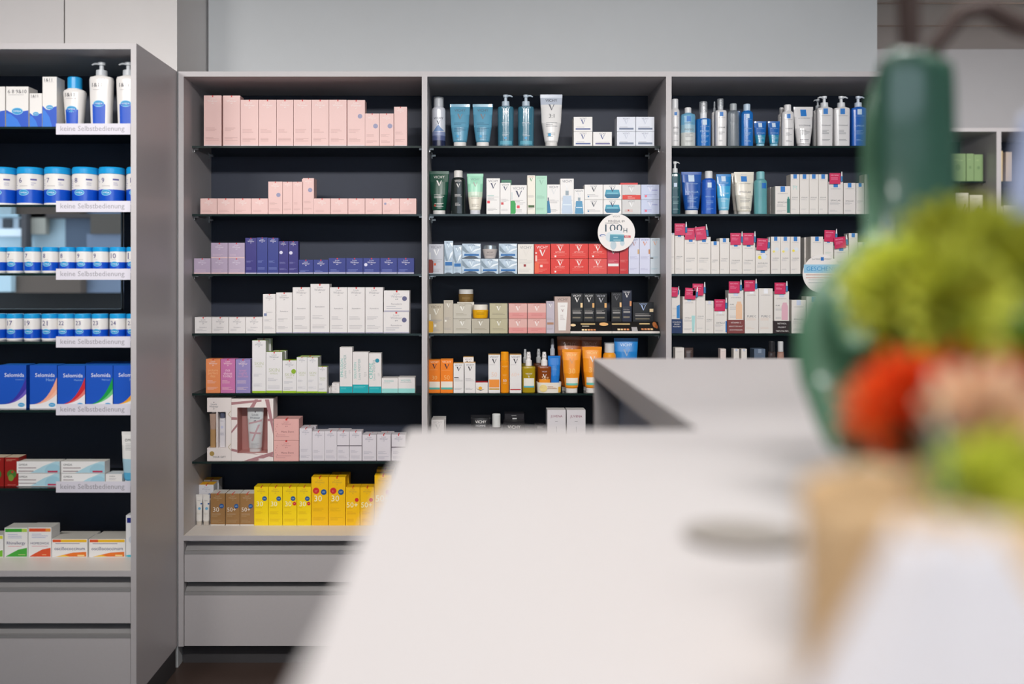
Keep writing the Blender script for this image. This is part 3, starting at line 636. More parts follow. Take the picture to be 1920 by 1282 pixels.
row('A', 6, [('tube', 363.5, 378, 927.6, 'small white sunscreen tube with blue dot', dict(col=(232, 228, 222), ch=.13, sty=seam, cap=(200, 190, 178), cw=.8)), ('tube', 379, 392.4, 927.8, 'small white sunscreen tube with blue dot', dict(col=(232, 228, 222), ch=.13, sty=seam, cap=(200, 190, 178), cw=.8)),
             B(369.5, 400.5, 908.5, 'white carton with orange top, nearer one', LW((222, 220, 224), (170, 170, 180), top=(240, 176, 30), ex=lambda a: [('c', .74, a*.7, .17, BD)]), dy=.045, d=.05),
             B(380, 410, 899.5, 'white carton with orange top, rear one', LW((222, 220, 224), (170, 170, 180), top=(240, 176, 30)), dy=.10, d=.05)]
    + boxes([394.6, 422.6], 925, 'brown carton marked 30', br('30'), d=.06) + boxes([423, 450, 477], 925.2, 'brown carton marked 50+', br('50+'), d=.06)
    + boxes([476.4, 503.4, 530], 912.6, 'yellow carton marked 30 with blue dot', sun(YE, '30'), d=.055)
    + boxes([530, 557, 583.6], 912.6, 'yellow carton with blue and red dots', sun(YE, '30', .02), d=.055)
    + boxes([583.8, 615.9, 648], 894.4, 'tall golden carton with large red dot', sun(YO, '30', None, True), d=.06)
    + boxes([648.3, 675.2, 702], 913.4, 'golden carton marked 50+', sun2('50+'), d=.055) + boxes([702.2, 735], 891, 'tall golden carton at the counter edge', sun2('50+'), d=.055)
    + [B(620, 654, 889.6, 'rear brown-topped golden carton', sun2('50'), dy=.065, d=.05), B(706, 738, 880, 'rear golden carton near counter', sun2('50'), dy=.065, d=.05)])

# ================================================================== third cabinet from left
WV = (240, 237, 234); TQ = (92, 158, 188)
def micro(a): return [('l', .2, a*.55, .8, 2, (60, 110, 140)), ('l', .2, a*.42, .8, 3, (60, 110, 140)), ('r', .33, a*.2, .45, a*.2+.12, (60, 165, 215))]
vt = VB((90, 105, 120), (130, 125, 130), ex=micro, off=.32, ln=(70, 120, 150))
cream = VY(WV, (110, 110, 130), (60, 74, 140), bar=(.1, .12, .9, .22, (70, 90, 150))); cream2 = VY((226, 230, 240), (130, 136, 160), (200, 206, 220), bar=(.12, .12, .9, .25, (110, 124, 150)))
row('B', 0, [('can', 808.8, 835.4, 182.6, 'white spray can fading to dark blue', dict(col=(222, 224, 232), cap=(206, 208, 212), ch=.17, clear=True, capw=.66, sty=VB((60, 60, 80), (50, 60, 80), off=1.5, k=.7, ex=lambda a: [('p', [(.1, a*.30), (.35, a*.40), (.5, a*.44), (.66, a*.38), (.9, a*.32)], (120, 150, 195))], ln=(170, 180, 205)), zones=[(.12, (30, 38, 70)), (.22, (84, 96, 140)), (.30, (140, 152, 190))])),
             ('tube', 842.6, 882, 193, 'light blue tube, left of the pair', dict(col=TQ, sty=vt)), ('tube', 885.6, 925, 193, 'light blue tube, right of the pair', dict(col=TQ, sty=vt)),
             ('pump', 932.6, 964.6, 175, 'clear blue pump bottle, left one', dict(col=(70, 132, 156), cap=(190, 205, 218), sty=VB((220, 232, 240), off=.86, ex=lambda a: [('r', .4, a*.13, .55, a*.13+.14, (60, 165, 215)), ('r', .14, a*.03, .86, a*.1, (96, 170, 192))]), dr=1, alpha=.82, n=2.2, fd=.9, spray=False)),
             ('pump', 970.8, 1003, 175, 'clear blue pump bottle, right one', dict(col=(70, 132, 156), cap=(190, 205, 218), sty=VB((220, 232, 240), off=.86, ex=lambda a: [('r', .4, a*.13, .55, a*.13+.14, (60, 165, 215)), ('r', .14, a*.03, .86, a*.1, (96, 170, 192))]), dr=1, alpha=.82, n=2.2, fd=.9)),
             ('tube', 1013, 1056.4, 174.6, 'large white tube with grey V', dict(col=(236, 234, 232), ch=.075, cw=.54, zones=[(.80, (238, 236, 234)), (1.01, (196, 204, 218))], sty=VB((60, 62, 70), (110, 112, 120), off=.28, k=.52, ex=lambda a: [('t', '3:1', .5, a*.58, .24, (60, 62, 70)), ('r', .34, a*.19, .46, a*.19+.12, (60, 165, 215))], ln=(120, 120, 125)))),
             B(1075.7, 1111, 247, 'lower white carton with blue band, left stack', cream), B(1075.7, 1111, 219.2, 'upper white carton with blue band, left stack', cream, base=246.5), B(1112, 1147.4, 247.4, 'single white carton with violet band', VY(WV, (110, 110, 130), (60, 74, 140), bar=(.12, .12, .9, .22, (100, 96, 150)))),
             B(1156.6, 1191.6, 247, 'lower left pale blue carton', cream2), B(1192, 1227, 247, 'lower right pale blue carton', cream2), B(1156.6, 1191.6, 219.2, 'upper left pale blue carton', cream2, base=246.5), B(1192, 1227, 219.2, 'upper right pale blue carton', cream2, base=246.5)])
RQ = (226, 60, 76)
vred = VY(WV, (70, 72, 90), NAVY, sq=(.05, .30, .2, RQ)); gdk = (16, 74, 56)
def serum(bc): return lambda a: [('p', [(.12, .03), (.88, .03), (.92, .12), (.80, a*.52), (.20, a*.52), (.08, .12)], bc), ('r', .38, a*.53, .62, a*.66, (150, 165, 175)), ('r', .2, a*.25, .8, a*.28, (225, 238, 245)), ('e', .5, a*.70, .09, .12, (235, 235, 235))]
def jarpic(a): return [('p', [(.18, .07), (.82, .07), (.93, .2), (.86, a-.28), (.14, a-.28), (.07, .2)], (70, 160, 186)), ('p', [(.18, .07), (.82, .07), (.93, .2), (.9, .28), (.1, .28), (.07, .2)], (30, 110, 145)), ('r', .2, .33, .8, .36, (170, 220, 230)), ('V', .5, a-.27, .24, NAVY)]
m89 = VY(WV, (120, 120, 130), (30, 40, 60), ex=lambda a: [('r', .17, .12, .24, .2, (40, 120, 170))]); mj = VY(WV, (120, 120, 130), ex=jarpic)
gl = VY((214, 212, 210), (150, 150, 155), (245, 245, 245), ex=lambda a: [('r', .3, .17, .38, .25, (190, 60, 50))], ln=(220, 130, 120)); glr = VY((214, 212, 210), (150, 150, 155), (245, 245, 245), ex=lambda a: [('r', .02, .0, 1, .24, (222, 50, 36)), ('l', .3, .16, .7, 2, (250, 220, 210))])
ib = VY((200, 208, 232), (140, 140, 170), (225, 225, 240), ex=lambda a: [('r', .2, .12, .32, .24, (236, 110, 130)), ('r', .6, .5, .9, .53, (120, 124, 190))], ln=(150, 150, 200))
dg = VB(WHT, ex=lambda a: [('c', .3, a*.2, .06, (190, 60, 40))])
row('B', 1, [('tube', 803.6, 842.4, 319.7, 'dark green tube with white cap', dict(col=gdk, sty=dg, ch=.09)),
             ('bottle', 845.6, 872.6, 319, 'black-green bottle with white cap', dict(col=(14, 26, 26), cap=(226, 222, 218), sh=.84, cw=.62, sty=VB(WHT, off=.78, k=.5), taper=1.12)),
             ('tube', 875, 907, 324.6, 'mint and cream tube', dict(col=(150, 214, 182), cap=(214, 214, 220), sty=VB((120, 150, 140), (170, 170, 160), off=.35, ln=(140, 130, 120)), zones=[(.42, (232, 226, 210)), (.55, (200, 222, 200)), (1.01, (150, 214, 182))])),
             B(912, 937.4, 334.4, 'white carton with teal line and red square', VY(WV, (90, 92, 105), NAVY, sq=(.05, .30, .2, RQ), ex=lambda a: [('r', .07, a*.5+.02, .55, a*.5+.05, (60, 170, 160))]), d=.05),
             B(938, 957.2, 342.8, 'white carton with green top edge', VY(WV, (90, 92, 105), NAVY, sq=(.07, .30, .24, (205, 50, 60)), top=(20, 120, 80)), d=.04),
             B(940, 959, 337.6, 'rear green-topped carton', VY((20, 120, 80)), dy=.045, d=.02),
             B(957.4, 988, 347, 'white carton with green bottle picture', VY(WV, (130, 130, 140), NAVY, sq=(.38, .2, .18, RQ), ex=lambda a: [('p', [(.0, .02), (.26, .02), (.31, .1), (.31, a*.36), (.24, a*.46), (0, a*.46)], (20, 160, 70)), ('r', .03, a*.5, .12, a*.75, (214, 222, 220))]), d=.045),
             B(988.6, 1003.4, 328.8, 'slim cream carton with green label', VY((240, 234, 220), (190, 110, 100), (20, 130, 70), ex=lambda a: [('r', .12, a*.17, .9, a*.23, (50, 90, 30))]), d=.035),
             B(1004, 1025.8, 329.6, 'mint green carton', VY((176, 222, 198), (140, 190, 165), (150, 195, 172), ln=(130, 180, 155)), d=.045),
             B(1026, 1050.4, 346, 'white carton with blue vial picture', VY(WV, (110, 112, 125), (225, 225, 225), ex=lambda a: [('p', [(0, .08), (.26, .08), (.28, .2), (.16, a*.45), (0, a*.45)], (30, 120, 165)), ('r', .04, a*.45, .12, a*.56, (50, 60, 90))]), d=.045),
             B(1050.6, 1076, 335, 'tall white carton with clear serum picture', VY(WV, (80, 82, 100), (240, 240, 240), ex=serum((196, 212, 230))), d=.045),
             B(1076.2, 1095.6, 354.4, 'small white carton with blue serum picture', VY(WV, (110, 112, 125), (225, 225, 230), ex=serum((80, 150, 190))), d=.04),
             B(1096, 1130.6, 374.4, 'lower white cream carton with black V', m89), B(1096, 1130.6, 346.2, 'upper white cream carton with black V', m89, base=373.9), B(1131, 1165.6, 374.4, 'lower carton with blue jar picture', mj), B(1131, 1165.6, 346.2, 'upper carton with blue jar picture', mj, base=373.9),
             B(1166.2, 1201.4, 374.4, 'lower grey carton', gl), B(1166.2, 1201.4, 346.2, 'upper grey carton with red band', glr, base=373.9), B(1202, 1236.4, 374.4, 'lower icy lilac carton', ib), B(1202, 1236.4, 346.2, 'upper icy lilac carton', ib, base=373.9),
             B(1163, 1196, 342.8, 'rear red carton behind the grey pair', VY((214, 40, 36)), dy=.065, d=.03)])
SIL = M((176, 188, 198), .3, .35, mott=.45, scale=45); BB = (26, 104, 170)
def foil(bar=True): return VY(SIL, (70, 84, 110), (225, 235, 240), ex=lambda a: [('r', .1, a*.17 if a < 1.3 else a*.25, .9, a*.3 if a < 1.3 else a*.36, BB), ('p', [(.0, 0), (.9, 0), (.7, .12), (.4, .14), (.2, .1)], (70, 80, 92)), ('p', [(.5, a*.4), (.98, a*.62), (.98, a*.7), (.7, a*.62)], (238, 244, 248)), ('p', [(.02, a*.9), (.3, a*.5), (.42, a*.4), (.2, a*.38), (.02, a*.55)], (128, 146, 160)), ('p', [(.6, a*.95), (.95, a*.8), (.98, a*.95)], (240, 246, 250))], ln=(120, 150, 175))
R1 = (222, 48, 36); R2 = (226, 78, 72)
la = lambda c, sq: VY(c, (248, 225, 215), (250, 245, 240), ex=lambda a: [('t', 'LIFTACTIV', .5, a-.45, .5, (250, 205, 195))]+([('r', .2, a*.08, .29, a*.08+.09, (250, 235, 230))] if sq else []), ln=(240, 130, 115), top=(236, 225, 222))
ivc = (214, 216, 236)
row('B', 2, [B(801.6, 832, 457.8, 'silver grey carton with amber bottle picture', VY((196, 198, 206), (120, 122, 135), (248, 248, 248), sq=(.33, .28, .15, (226, 90, 40)), ex=lambda a: [('p', [(0, .05), (.26, .05), (.3, .12), (.3, a*.42), (.2, a*.48), (0, a*.48)], (130, 40, 24)), ('r', .02, a*.5, .12, a*.72, (222, 222, 215))]), d=.045),
             B(833, 849.6, 451.8, 'slim foil carton with blue label', foil(), d=.035), B(850, 865.8, 459.8, 'small slim foil carton', foil(), d=.035),
             B(866, 901.6, 485, 'lower left foil cream carton', foil()), B(902, 935, 485, 'lower middle foil cream carton', foil()), B(935.6, 970, 485, 'lower right foil cream carton', foil()), B(866.4, 901.6, 456.8, 'upper left foil cream carton', foil(), base=484.5), B(935.2, 969.6, 456.8, 'upper right foil cream carton', foil(), base=484.5),
             ('jar', 903.6, 934, 459.2, 'cream jar with silver lid on foil carton', dict(col=(206, 196, 192), cap=(205, 212, 218), lid=.30, capm=.85, taper=.72, base=484.4, sty=lambda a: dict(prims=[('t', 'VICHY', .5, a*.45, .4, (90, 86, 90)), ('l', .25, a*.3, .75, 2, (140, 134, 136))]))),
             B(970.8, 1001, 457.8, 'off-white carton with small dark red square', VY((232, 226, 218), (150, 148, 150), (228, 222, 214), sq=(.36, .24, .15, (150, 30, 40)), ln=(200, 196, 190)), d=.045),
             B(1002, 1031.6, 457.8, 'red carton with dropper bottle picture', VY(R1, WHT, WHT, sq=(.36, .22, .16, (248, 215, 205)), ex=lambda a: [('p', [(0, .05), (.25, .05), (.28, .12), (.28, a*.38), (0, a*.38)], (236, 96, 60)), ('r', .05, a*.42, .16, a*.62, (240, 200, 190)), ('c', .1, a*.7, .06, (235, 225, 220))], ln=(245, 150, 130)), d=.045),
             B(1032.6, 1067.6, 484.8, 'lower left red cream carton', la(R1, 1)), B(1068, 1102.8, 484.8, 'lower middle red cream carton', la(R1, 0)), B(1103.4, 1138, 484.8, 'lower right pinkish red carton', la(R2, 0)),
             B(1032.6, 1067.6, 457, 'upper left red cream carton', la(R1, 1), base=484.3), B(1068, 1102.8, 457, 'upper middle red cream carton', la(R1, 0), base=484.3), B(1103.4, 1138, 457, 'upper right red cream carton', la(R1, 1), base=484.3),
             B(1138.6, 1161.2, 459, 'crimson carton with white bar', VY((196, 40, 70), WHT, WHT, bar=(.06, .26, .94, .35, WHT), ln=(240, 150, 150), ex=lambda a: [('r', 0, 0, 1, a*.25, (205, 36, 36))]), d=.045), B(1161.8, 1178.2, 459.4, 'slim red carton under the round sign', VY((200, 34, 38), (190, 40, 50), (190, 40, 50), ln=(240, 160, 150)), d=.04),
             B(1178.8, 1198.6, 446, 'lilac carton with grey V', VY(ivc, (110, 120, 160), (190, 150, 150), ex=lambda a: [('r', .84, a*.55, 1, a*.68, (206, 168, 120))], ln=(160, 160, 195)), d=.04),
             B(1199.2, 1218.8, 446, 'lilac carton with orange top edge', VY(ivc, (90, 110, 170), (214, 140, 110), ex=lambda a: [('r', .86, a*.55, 1, a*.68, (198, 134, 90))], ln=(160, 160, 195), top=(226, 120, 80)), d=.04),
             B(1219.4, 1237.4, 446.2, 'pale grey-blue carton at right end', VY((206, 216, 224), (130, 140, 150), (232, 178, 150), ex=lambda a: [('r', 0, a*.42, .3, a*.455, (90, 86, 84))], ln=(150, 190, 205)), d=.04)])
NE = (196, 184, 158); NEG = (198, 192, 178); PKR = (226, 178, 170)
ne = lambda c=NEG: VY(c, (150, 138, 118), (246, 244, 238), ln=(150, 140, 120), name=None); nr = VY(PKR, (190, 120, 115), (250, 238, 234), ex=lambda a: [('r', 0, 0, 1, a*.40, (224, 150, 145)), ('l', .2, a*.3, .8, 2, (196, 110, 110))], ln=(180, 110, 110), top=(222, 110, 100))
BK = (12, 13, 17)
def db(c=BK, sw_=(232, 178, 110), vc=WHT): return VY(c, vc, vc, ex=lambda a: [('r', .8, a*.50, .98, a*.66, sw_), ('l', .1, a*.40, .9, 2, (170, 165, 160)), ('r', .12, a*.28, .85, a*.34, (150, 146, 142)), ('r', .12, a*.12, .8, a*.17, (130, 120, 100))], ln=(90, 88, 86))
row('B', 3, [B(801.6, 831.6, 569.6, 'beige carton with yellow serum picture', VY((196, 184, 162), (130, 120, 100), (236, 232, 220), sq=(.36, .22, .16, (240, 238, 230)), ex=lambda a: [('p', [(0, .06), (.26, .06), (.3, .14), (.3, a*.40), (0, a*.42)], (226, 170, 30)), ('r', .03, a*.45, .14, a*.65, (226, 224, 215))]), d=.045),
             B(832, 849.6, 563, 'slim beige carton', VY((192, 182, 166), (130, 124, 112), (236, 234, 226), sq=(.1, .35, .2, (235, 232, 222))), d=.035),
             B(849.9, 883.4, 597.6, 'lower left silver beige carton', ne()), B(884.4, 917.6, 597.6, 'lower middle beige carton', ne((186, 178, 160))), B(918.4, 952, 597.6, 'lower right olive beige carton', ne((190, 182, 150))), B(849.9, 883.4, 569.6, 'upper left silver beige carton', ne(), base=597.1), B(918, 951.8, 569, 'upper right olive beige carton', ne((190, 182, 150)), base=597.1),
             ('jar', 885, 916.6, 571.4, 'yellow cream jar with white lid', dict(col=(232, 172, 18), cap=(236, 230, 218), lid=.38, taper=.92, base=597.0, sty=lambda a: dict(prims=[('l', .25, a*.4, .75, 2, (150, 110, 20)), ('r', .3, a*.48, .7, a*.5, (250, 220, 120))]))),
             B(857, 889, 566.4, 'rear white carton under the dark jar', VY((214, 208, 196), (120, 110, 96), (120, 110, 96)), dy=.064, d=.05),
             ('jar', 858.6, 888.8, 542.6, 'amber jar with grey lid', dict(col=(120, 94, 52), cap=(206, 204, 200), lid=.36, taper=.95, dy=.066, base=566.2+.0, sty=lambda a: dict(prims=[('l', .25, a*.35, .75, 2, (170, 140, 90))])))]
    + [B(953.7, 988.4, 597.6, 'lower left rosy carton', nr), B(989, 1024, 597.6, 'lower right rosy carton', nr), B(953.7, 988.4, 569, 'upper left rosy carton', nr, base=597.1), B(989, 1024, 569, 'upper right rosy carton', nr, base=597.1),
       B(1024.4, 1039.6, 564.6, 'slim mauve carton with brown label', VY((196, 186, 196), (120, 120, 150), WHT, ex=lambda a: [('r', .1, a*.27, .9, a*.34, (176, 130, 100))]), d=.035),
       B(1040, 1070, 556, 'tall taupe carton with white tube picture', lambda a: dict(body=(190, 166, 156), top=None, prims=[('t', 'VICHY', .5, a-.18, .66, (110, 96, 92)), ('p', [(.24, .18), (.70, .18), (.82, a*.84), (.18, a*.84)], (240, 236, 232)), ('V', .5, a*.62, .16, (130, 60, 60)), ('t', 'VICHY', .5, a*.74, .3, (150, 130, 130)), ('l', .34, a*.5, .66, 5, (180, 160, 158))]), d=.045)])
# make-up display trays with their sloping printed fronts, black cartons standing on them
TH = .042
def tray(a_, b_, desc, prim):
    w = (b_-a_)*3.243/FP; X = ((a_+b_)/2-890)*3.243/FP; t = MB(); m = M((30, 28, 28), .35)
    y0_, y1_, yk = 0.0, .035, .12
    vs = [(-w/2, y0_, 0), (w/2, y0_, 0), (w/2, y0_, .008), (-w/2, y0_, .008), (-w/2, y1_, TH), (w/2, y1_, TH), (-w/2, yk, TH), (w/2, yk, TH), (-w/2, yk, 0), (w/2, yk, 0)]
    t.add(vs, [(0, 1, 9, 8), (3, 2, 5, 4), (4, 5, 7, 6), (6, 7, 9, 8), (0, 3, 4, 6, 8), (1, 9, 7, 5, 2)], m); t.add(vs, [(0, 1, 2, 3)], M((232, 226, 218), .4))
    a = TH/w
    t.decals(prim(a), w, lambda x, z: max(0, (z-.008))/(TH-.008)*y1_-.0003, a)
    o = t.build('makeup_tray', None, (X, 3.243, ZS[3]+.0002)); tag(o, desc, 'tray', 'black make-up display trays'); return o
SWC = [(246, 224, 180), (244, 206, 150), (236, 170, 120), (226, 150, 100), (214, 140, 90)]
tray(1069.4, 1147.2, 'black make-up display tray with a beige smear, left of the two', lambda a: [('e', .08, a*.72, .07, .03, (244, 214, 170)), ('e', .83, a*.8, .11, .04, (236, 184, 122)), ('r', .27, a*.76, .62, a*.86, (226, 196, 140)), ('l', .3, a*.66, .58, 1, (200, 190, 170))]+[('r', .28+i*.07, a*.25, .335+i*.07, a*.38, SWC[i]) for i in range(5)])
tray(1147.6, 1237, 'black make-up display tray with powder crumbs, right of the two', lambda a: [('r', .02, a*.76, .40, a*.86, (226, 196, 140)), ('r', .6, a*.78, .82, a*.88, (226, 196, 140)), ('r', .42, a*.2, .54, a*.55, (180, 176, 176)), ('e', .92, a*.75, .045, .06, (196, 120, 66)), ('e', .95, a*.6, .03, .04, (176, 96, 50))]+[('r', .12+i*.065, a*.28, .17+i*.065, a*.42, SWC[i]) for i in range(4)]+[('r', .62+i*.065, a*.30, .67+i*.065, a*.44, SWC[4-i]) for i in range(4)])
zt = ZS[3]+TH+.0006
row('B', 3, [B(a_, b_, t_, d_, s_, base=zt, dy=.032, d=.04) for a_, b_, t_, d_, s_ in (
    (1071, 1093, 550, 'black carton with white V, leftmost on the tray', db(sw_=(246, 214, 160))), (1093.8, 1115, 550.4, 'black carton with white V, middle of three', db()), (1115.6, 1138, 550.4, 'black carton with grey V, right of three', db(vc=(190, 190, 196))),
    (1146.4, 1165.8, 548.4, 'black carton with dim V beside a gap', db(vc=(110, 108, 112), sw_=(240, 196, 140))), (1166.6, 1184.4, 544.4, 'tallest navy carton with white V', db((18, 26, 52), (224, 150, 96))), (1186.4, 1226, 566.6, 'wide black carton with blue-white V', db((14, 16, 22), (240, 214, 170), (170, 190, 230))))])
OR_ = (246, 132, 22); ORB = (244, 150, 26)
def cs(n, bc=(90, 180, 170)): return VY(OR_, (252, 220, 190), (60, 40, 60), ex=lambda a: [('t', n, .5, a*.46, .46, (250, 190, 120)), ('r', .03, a*.14, .97, a*.34, (244, 232, 218)), ('r', .03, a*.1, .97, a*.16, bc)], ln=(250, 190, 130), top=(248, 150, 50), nl=True)
vw = lambda **k: VY((236, 232, 230), (120, 120, 135), (30, 30, 40), top=(246, 190, 110), **k)
def ctube(a): return [('t', '30', .5, a*.5, .36, (250, 190, 90)), ('r', .2, a*.22, .82, a*.34, (244, 232, 218)), ('r', .2, a*.17, .82, a*.22, (110, 196, 180))]
def lbl(a): return dict(prims=[('t', 'VICHY', .5, a*.47, .5, WHT), ('V', .5, a*.40, .16, WHT), ('r', .12, a*.14, .88, a*.36, (238, 234, 222)), ('r', .12, a*.13, .88, a*.17, (80, 180, 200))])
row('B', 4, boxes([801.7, 825.8], 674.8, 'orange carton marked 30', cs('30'), d=.045)+boxes([826, 850], 673.8, 'orange carton marked 50', cs('50'), d=.045)
    + [B(850.3, 869.6, 681, 'white carton with yellow top edge', vw(ex=lambda a: [('r', .06, a*.5, .5, a*.53, (30, 30, 30))]), d=.04), B(871, 891.4, 680, 'white carton before a brown one', vw(), d=.04), B(868.5, 888, 669.6, 'rear brown carton', vw(), dy=.05, d=.04),
       B(891.8, 914.8, 717, 'low white carton with pearl drop picture', lambda a: dict(body=(238, 232, 226), top=(200, 40, 50), prims=[('e', .4, a*.45, .34, .2, (214, 200, 180)), ('e', .45, a*.5, .34, .17, (238, 232, 226)), ('e', .38, a*.45, .15, .14, (240, 176, 40)), ('p', [(.02, a*.4), (.4, a*.2), (.8, a*.4), (.4, a*.26)], (90, 84, 70))]), d=.05),
       B(915.8, 937.8, 665, 'white carton with orange panel', vw(nl=True, ex=lambda a: [('t', '50', .5, a*.48, .5, (240, 210, 190)), ('r', .06, a*.14, .94, a*.35, (244, 150, 60)), ('r', .06, a*.08, .94, a*.12, (206, 160, 60))]), d=.045),
       ('can', 938.4, 954.8, 660, 'slim orange spray can', dict(col=(240, 150, 20), cap=(244, 158, 20), ch=.22, capw=.96, dome=.02, sty=VB((250, 200, 110), (200, 110, 20), off=1.7, k=.7, ex=lambda a: [('t', '50', .5, a*.3, .4, WHT)]))),
       B(955.8, 977.8, 665, 'white carton with dark red line', vw(nl=True, ex=lambda a: [('t', '60+', .5, a*.48, .7, (240, 214, 200)), ('r', .04, a*.07, .96, a*.1, (190, 60, 60))]), d=.045),
       ('pump', 978.6, 1005, 660.6, 'olive-yellow spray bottle with white head', dict(col=(176, 150, 24), cap=(240, 236, 234), sh=.66, spray=True, sty=lbl, over=False, fd=.8, alpha=.93)),
       ('pump', 1007.4, 1035, 660.6, 'amber-brown spray bottle with white head', dict(col=(136, 66, 18), cap=(240, 236, 234), sh=.66, spray=True, fd=.8, alpha=.93, dy=.012, sty=VB(WHT, off=1.35, k=.35, nl=True, ex=lambda a: [('r', .02, a*.2, .98, a*.33, (236, 150, 30)), ('t', '50+', .55, a*.36, .5, (240, 200, 150))]))),
       ('pump', 976, 994, 655, 'rear olive spray bottle', dict(col=(120, 104, 30), cap=(180, 182, 184), sh=.66, spray=True, fd=.8, dy=.075)), ('pump', 1000, 1021, 654.5, 'rear amber spray bottle', dict(col=(90, 48, 20), cap=(180, 182, 184), sh=.66, spray=True, fd=.8, dy=.08)),
       ('pump', 1026.6, 1046.6, 635.4, 'tall brown bottle with grey cap behind', dict(col=(120, 58, 24), cap=(180, 184, 192), sh=.68, spray=True, fd=.9, dy=.05)),
       ('tube', 1027.5, 1052, 667.6, 'bright blue tube behind a white bowl', dict(col=(26, 120, 206), dy=.022, sty=lambda a: dict(prims=[('l', .3, a*.7, .7, 4, (120, 180, 230))]))),
       ('tube', 1045, 1092, 631.4, 'large brown tube, left one', dict(col=(160, 84, 26), dy=.05, sty=VB((206, 150, 110), WHT, off=.32), ch=.07)), ('tube', 1087, 1131, 632, 'large brown tube, right one', dict(col=(160, 84, 26), dy=.055, sty=VB((206, 150, 110), WHT, off=.32), ch=.07)),
       ('tube', 1054.4, 1091, 655.4, 'golden orange tube marked 30', dict(col=ORB, sty=VB((252, 210, 130), (214, 150, 90), ex=ctube, nl=True), ch=.1)), ('tube', 1092.4, 1130.6, 651, 'golden orange tube beside the counter', dict(col=ORB, sty=VB((252, 210, 130), WHT, ex=ctube, nl=True), ch=.1)),
       ('can', 1132, 1157.4, 645, 'orange can with white ribbed cap', dict(col=(240, 160, 40), cap=(236, 232, 228), ch=.18, clear=True)),
       ('tube', 1152.6, 1199.6, 634.6, 'bright blue tube at right', dict(col=(24, 128, 204), sty=VB((220, 236, 248), (140, 160, 190), off=.28, k=.5), dy=.01))])
bw = MB(); bw.loft([(0, .044, .030), (.002, .045, .031), (.0395, .047, .033), (.040, .045, .031), (.012, .042, .028), (.011, .0, .0)], M((240, 234, 222), .35), 3.5, 28, caps=False)
bw.decals([('e', .25, .2, .16, .15, (246, 222, 150)), ('l', .42, .28, .8, 2, (214, 170, 140)), ('r', .86, .03, .97, .26, (240, 186, 60)), ('t', 'GLOW', .6, .22, .3, (224, 190, 160))], .094, _surf([(0, .0462, .0322), (.04, .048, .034)], 3.5), .42)
bw.build('promo_tray', None, ((1029.8-890)*3.25/FP, 3.245-.006+.03, ZS[4]+.0003)); tag(bpy.data.objects['promo_tray'], 'open white tray with a yellow print in front of the amber spray bottle', 'tray')
row('B', 5, [B(808.6, 833, 787, 'white carton at left end', VY(WH, (200, 196, 194), (200, 196, 194)), d=.05), B(811, 836, 783, 'rear white carton at left end', VY(WH), dy=.055, d=.04),
             ('tube', 882, 921, 779.6, 'black tube with white letters', dict(col=(24, 24, 28), cap=(40, 40, 44), sty=lambda a: dict(prims=[('t', 'VICHY', .5, a-.33, .55, WHT), ('t', 'HOMME', .5, a-.52, .48, (200, 200, 200)), ('l', .3, a-.75, .7, 2, (120, 120, 120))]))),
             ('bottle', 922, 939.6, 776.4, 'bottle with clear white cap', dict(col=(40, 40, 46), cap=(222, 224, 222), sh=.72, cw=.9)),
             B(944, 984, 791, 'black carton with white letters', lambda a: dict(body=(24, 22, 28), top=None, prims=[('t', 'VICHY', .5, a-.24, .6, WHT), ('l', .3, a-.5, .7, 3, (120, 120, 120))]), d=.05), B(946, 983, 775.5, 'rear black carton with white dashes', lambda a: dict(body=(28, 26, 32), top=None, prims=[('r', .4, a-.28, .62, a-.22, (200, 200, 200)), ('r', .35, a-.12, .6, a-.09, (150, 150, 150))]), dy=.06, d=.05),
             B(985.5, 1003, 803, 'small black carton', lambda a: dict(body=(30, 28, 34), top=None, prims=[('l', .2, a-.2, .8, 3, (170, 170, 170))]), d=.04), B(1003.6, 1021.6, 796, 'small grey-lettered black carton', lambda a: dict(body=(30, 28, 34), top=None, prims=[('l', .2, a-.15, .85, 4, (200, 200, 200))]), d=.04),
             B(1026, 1061, 768.5, 'white carton with dark red name, left one', lambda a: dict(body=(226, 222, 226), top=WH, prims=[('t', 'JUVENA', .5, a-.36, .64, (150, 70, 96)), ('l', .42, a-.62, .58, 1, (120, 116, 120)), ('r', .49, a-1.2, .505, a-.9, (90, 90, 96))]), d=.06),
             B(1062.6, 1098, 768.5, 'white carton with dark red name, right one', lambda a: dict(body=(226, 222, 226), top=WH, prims=[('t', 'JUVENA', .5, a-.36, .64, (150, 70, 96)), ('l', .42, a-.62, .58, 1, (120, 116, 120)), ('r', .49, a-1.2, .505, a-.9, (90, 90, 96))]), d=.06)])
